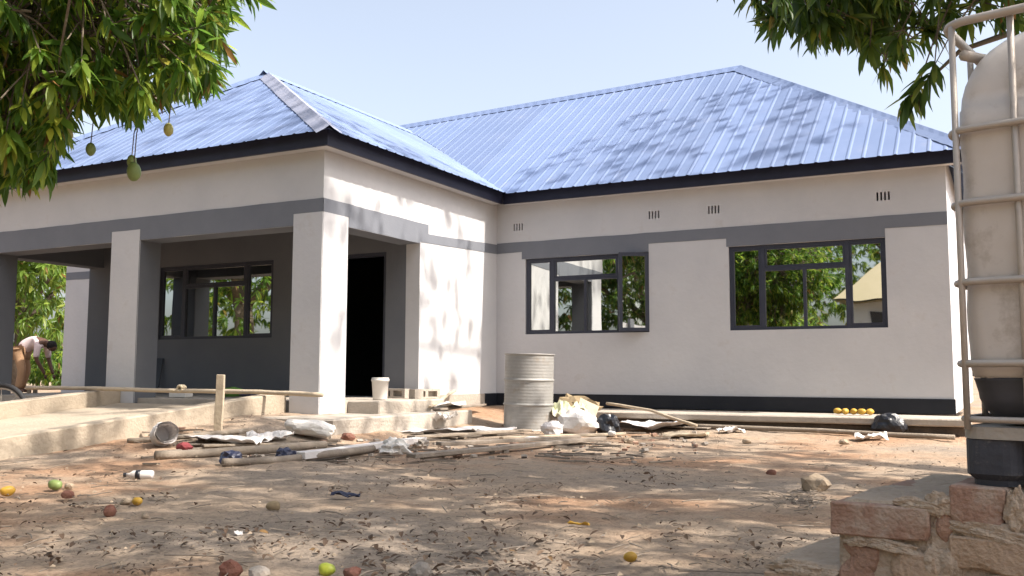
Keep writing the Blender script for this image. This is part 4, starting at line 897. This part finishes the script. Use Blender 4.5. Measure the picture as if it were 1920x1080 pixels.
for k in range(7): b = MB(); b.box((-6+1.95*k-.02, .101, -.1), (-5.7+1.95*k, .2, 2.45)); b.build('pier', 'grey', BW)
# hanging mangoes
for px, py, dep, s, lab, ln in ((251, 322, 5.0, .085, 'large green mango hanging lowest in front of the fascia', .32), (247, 303, 5.02, .06, 'small green mango just above the lowest hanging mango', .25), (316, 243, 5.0, .06, 'pale yellow mango hanging against the blue roof', .2), (170, 280, 4.9, .06, 'dark mango hanging in shade left of the pale one', .22), (127, 252, 4.8, .06, 'yellow green mango tucked in the low leaves', .15)):
    c = at(px, py, dep); T = thing('hanging_mango', lab, 'mango', tuple(c), (0, 0, 0), 'mangoes hanging from the left tree')
    blob('fruit', (s*.85, s*.85, s*1.2), 'mangopale' if 'yellow' in lab else 'mangohang', px, .08, 3, T, (0, 0, 0), (0, 0, 0), 1, 0, True)
    b = MB().tube([(0, 0, s*.55), (.01, 0, s*.55+ln*.5), (.03, .02, s*.55+ln)], .003, 5); b.build('stem', 'bark', T)

# ================================================================== person bending down, left of the porch
pc = at(52, 735, 19.0); px_dir = Vector((RT.x, RT.y, 0)).normalized()
PE = thing('person', 'person in pale shirt and brown trousers bending over beyond the porch', 'person', (pc.x, pc.y, gz(pc.x, pc.y)), (0, 0, math.atan2(px_dir.y, px_dir.x)))
def skin(name, V_, E_, rad, m_, root=0, sub=2):
    me = bpy.data.meshes.new(name); me.from_pydata(V_, E_, []); me.materials.append(MATS[m_]); o = link(name, me, PE)
    md = o.modifiers.new('skin', 'SKIN'); md.use_smooth_shade = True
    if not me.skin_vertices: me.attributes.new('x', 'FLOAT', 'POINT')
    try: sv = me.skin_vertices[0].data
    except Exception:
        bm = bmesh.new(); bm.from_mesh(me); bm.verts.layers.skin.verify(); bm.to_mesh(me); bm.free(); sv = me.skin_vertices[0].data
    for i, v in enumerate(sv):
        r = rad[i]; v.radius = r if isinstance(r, tuple) else (r, r)
    sv[root].use_root = True
    o.modifiers.new('sub', 'SUBSURF').levels = sub; o.modifiers['sub'].render_levels = sub; return o
# x = facing direction (to the right), y = depth
bodyV = [(-.18, 0, .86), (-.06, 0, .98), (.12, 0, 1.05), (.27, 0, 1.04), (.36, 0, 1.0), (.44, 0, .94), (.53, 0, .87),      # pelvis, spine, neck, head
         (-.18, -.10, .82), (-.08, -.11, .46), (-.14, -.11, .08), (-.02, -.12, .03), (-.18, .10, .82), (-.10, .12, .46), (-.2, .12, .08), (-.08, .13, .03),
         (.26, -.19, .98), (.24, -.22, .70), (.36, -.16, .46), (.40, -.14, .38), (.26, .19, .98), (.28, .22, .70), (.40, .14, .46), (.44, .12, .38)]
bodyE = [(0, 1), (1, 2), (2, 3), (3, 4), (4, 5), (5, 6), (0, 7), (7, 8), (8, 9), (9, 10), (0, 11), (11, 12), (12, 13), (13, 14), (3, 15), (15, 16), (16, 17), (17, 18), (3, 19), (19, 20), (20, 21), (21, 22)]
bodyR = [.13, .12, .13, .12, .055, .09, .075, .085, .06, .042, .035, .085, .06, .042, .035, .055, .045, .034, .03, .055, .045, .034, .03]
skin('body', bodyV, bodyE, bodyR, 'skin')
skin('shirt', [bodyV[i] for i in (0, 1, 2, 3, 15, 16, 19, 20)], [(0, 1), (1, 2), (2, 3), (3, 4), (4, 5), (3, 6), (6, 7)], [.145, .145, .155, .14, .075, .06, .075, .06], 'shirt')
skin('trousers', [bodyV[i] for i in (0, 7, 8, 9, 11, 12, 13)], [(0, 1), (1, 2), (2, 3), (0, 4), (4, 5), (5, 6)], [.15, .11, .085, .07, .11, .085, .07], 'trousers')
blob('hair', (.22, .19, .2), 'hair', 2, .05, 2, PE, (.44, 0, .965), (0, .6, 0), 1)
blob('nose', (.035, .03, .03), 'skin', 2, .05, 1, PE, (.545, 0, .80))
for s in (-1, 1):
    blob('ear', (.05, .02, .06), 'skin', 2, .05, 1, PE, (.45, s*.10, .88))
    hx, hy = (.41, -.14) if s < 0 else (.45, .12)
    for f_, (dx, dy, ln) in enumerate(((.03, .035*s, .055), (.035, .012, .085), (.03, -.006, .092), (.02, -.022, .085), (.005, -.036, .07))):
        b = MB().tube([(hx-.005, hy+dy*.4, .37), (hx+dx*.7, hy+dy, .37-ln*.6), (hx+dx*.5, hy+dy, .37-ln)], [.011, .009, .006], 5); b.build('finger', 'skin', PE, True)
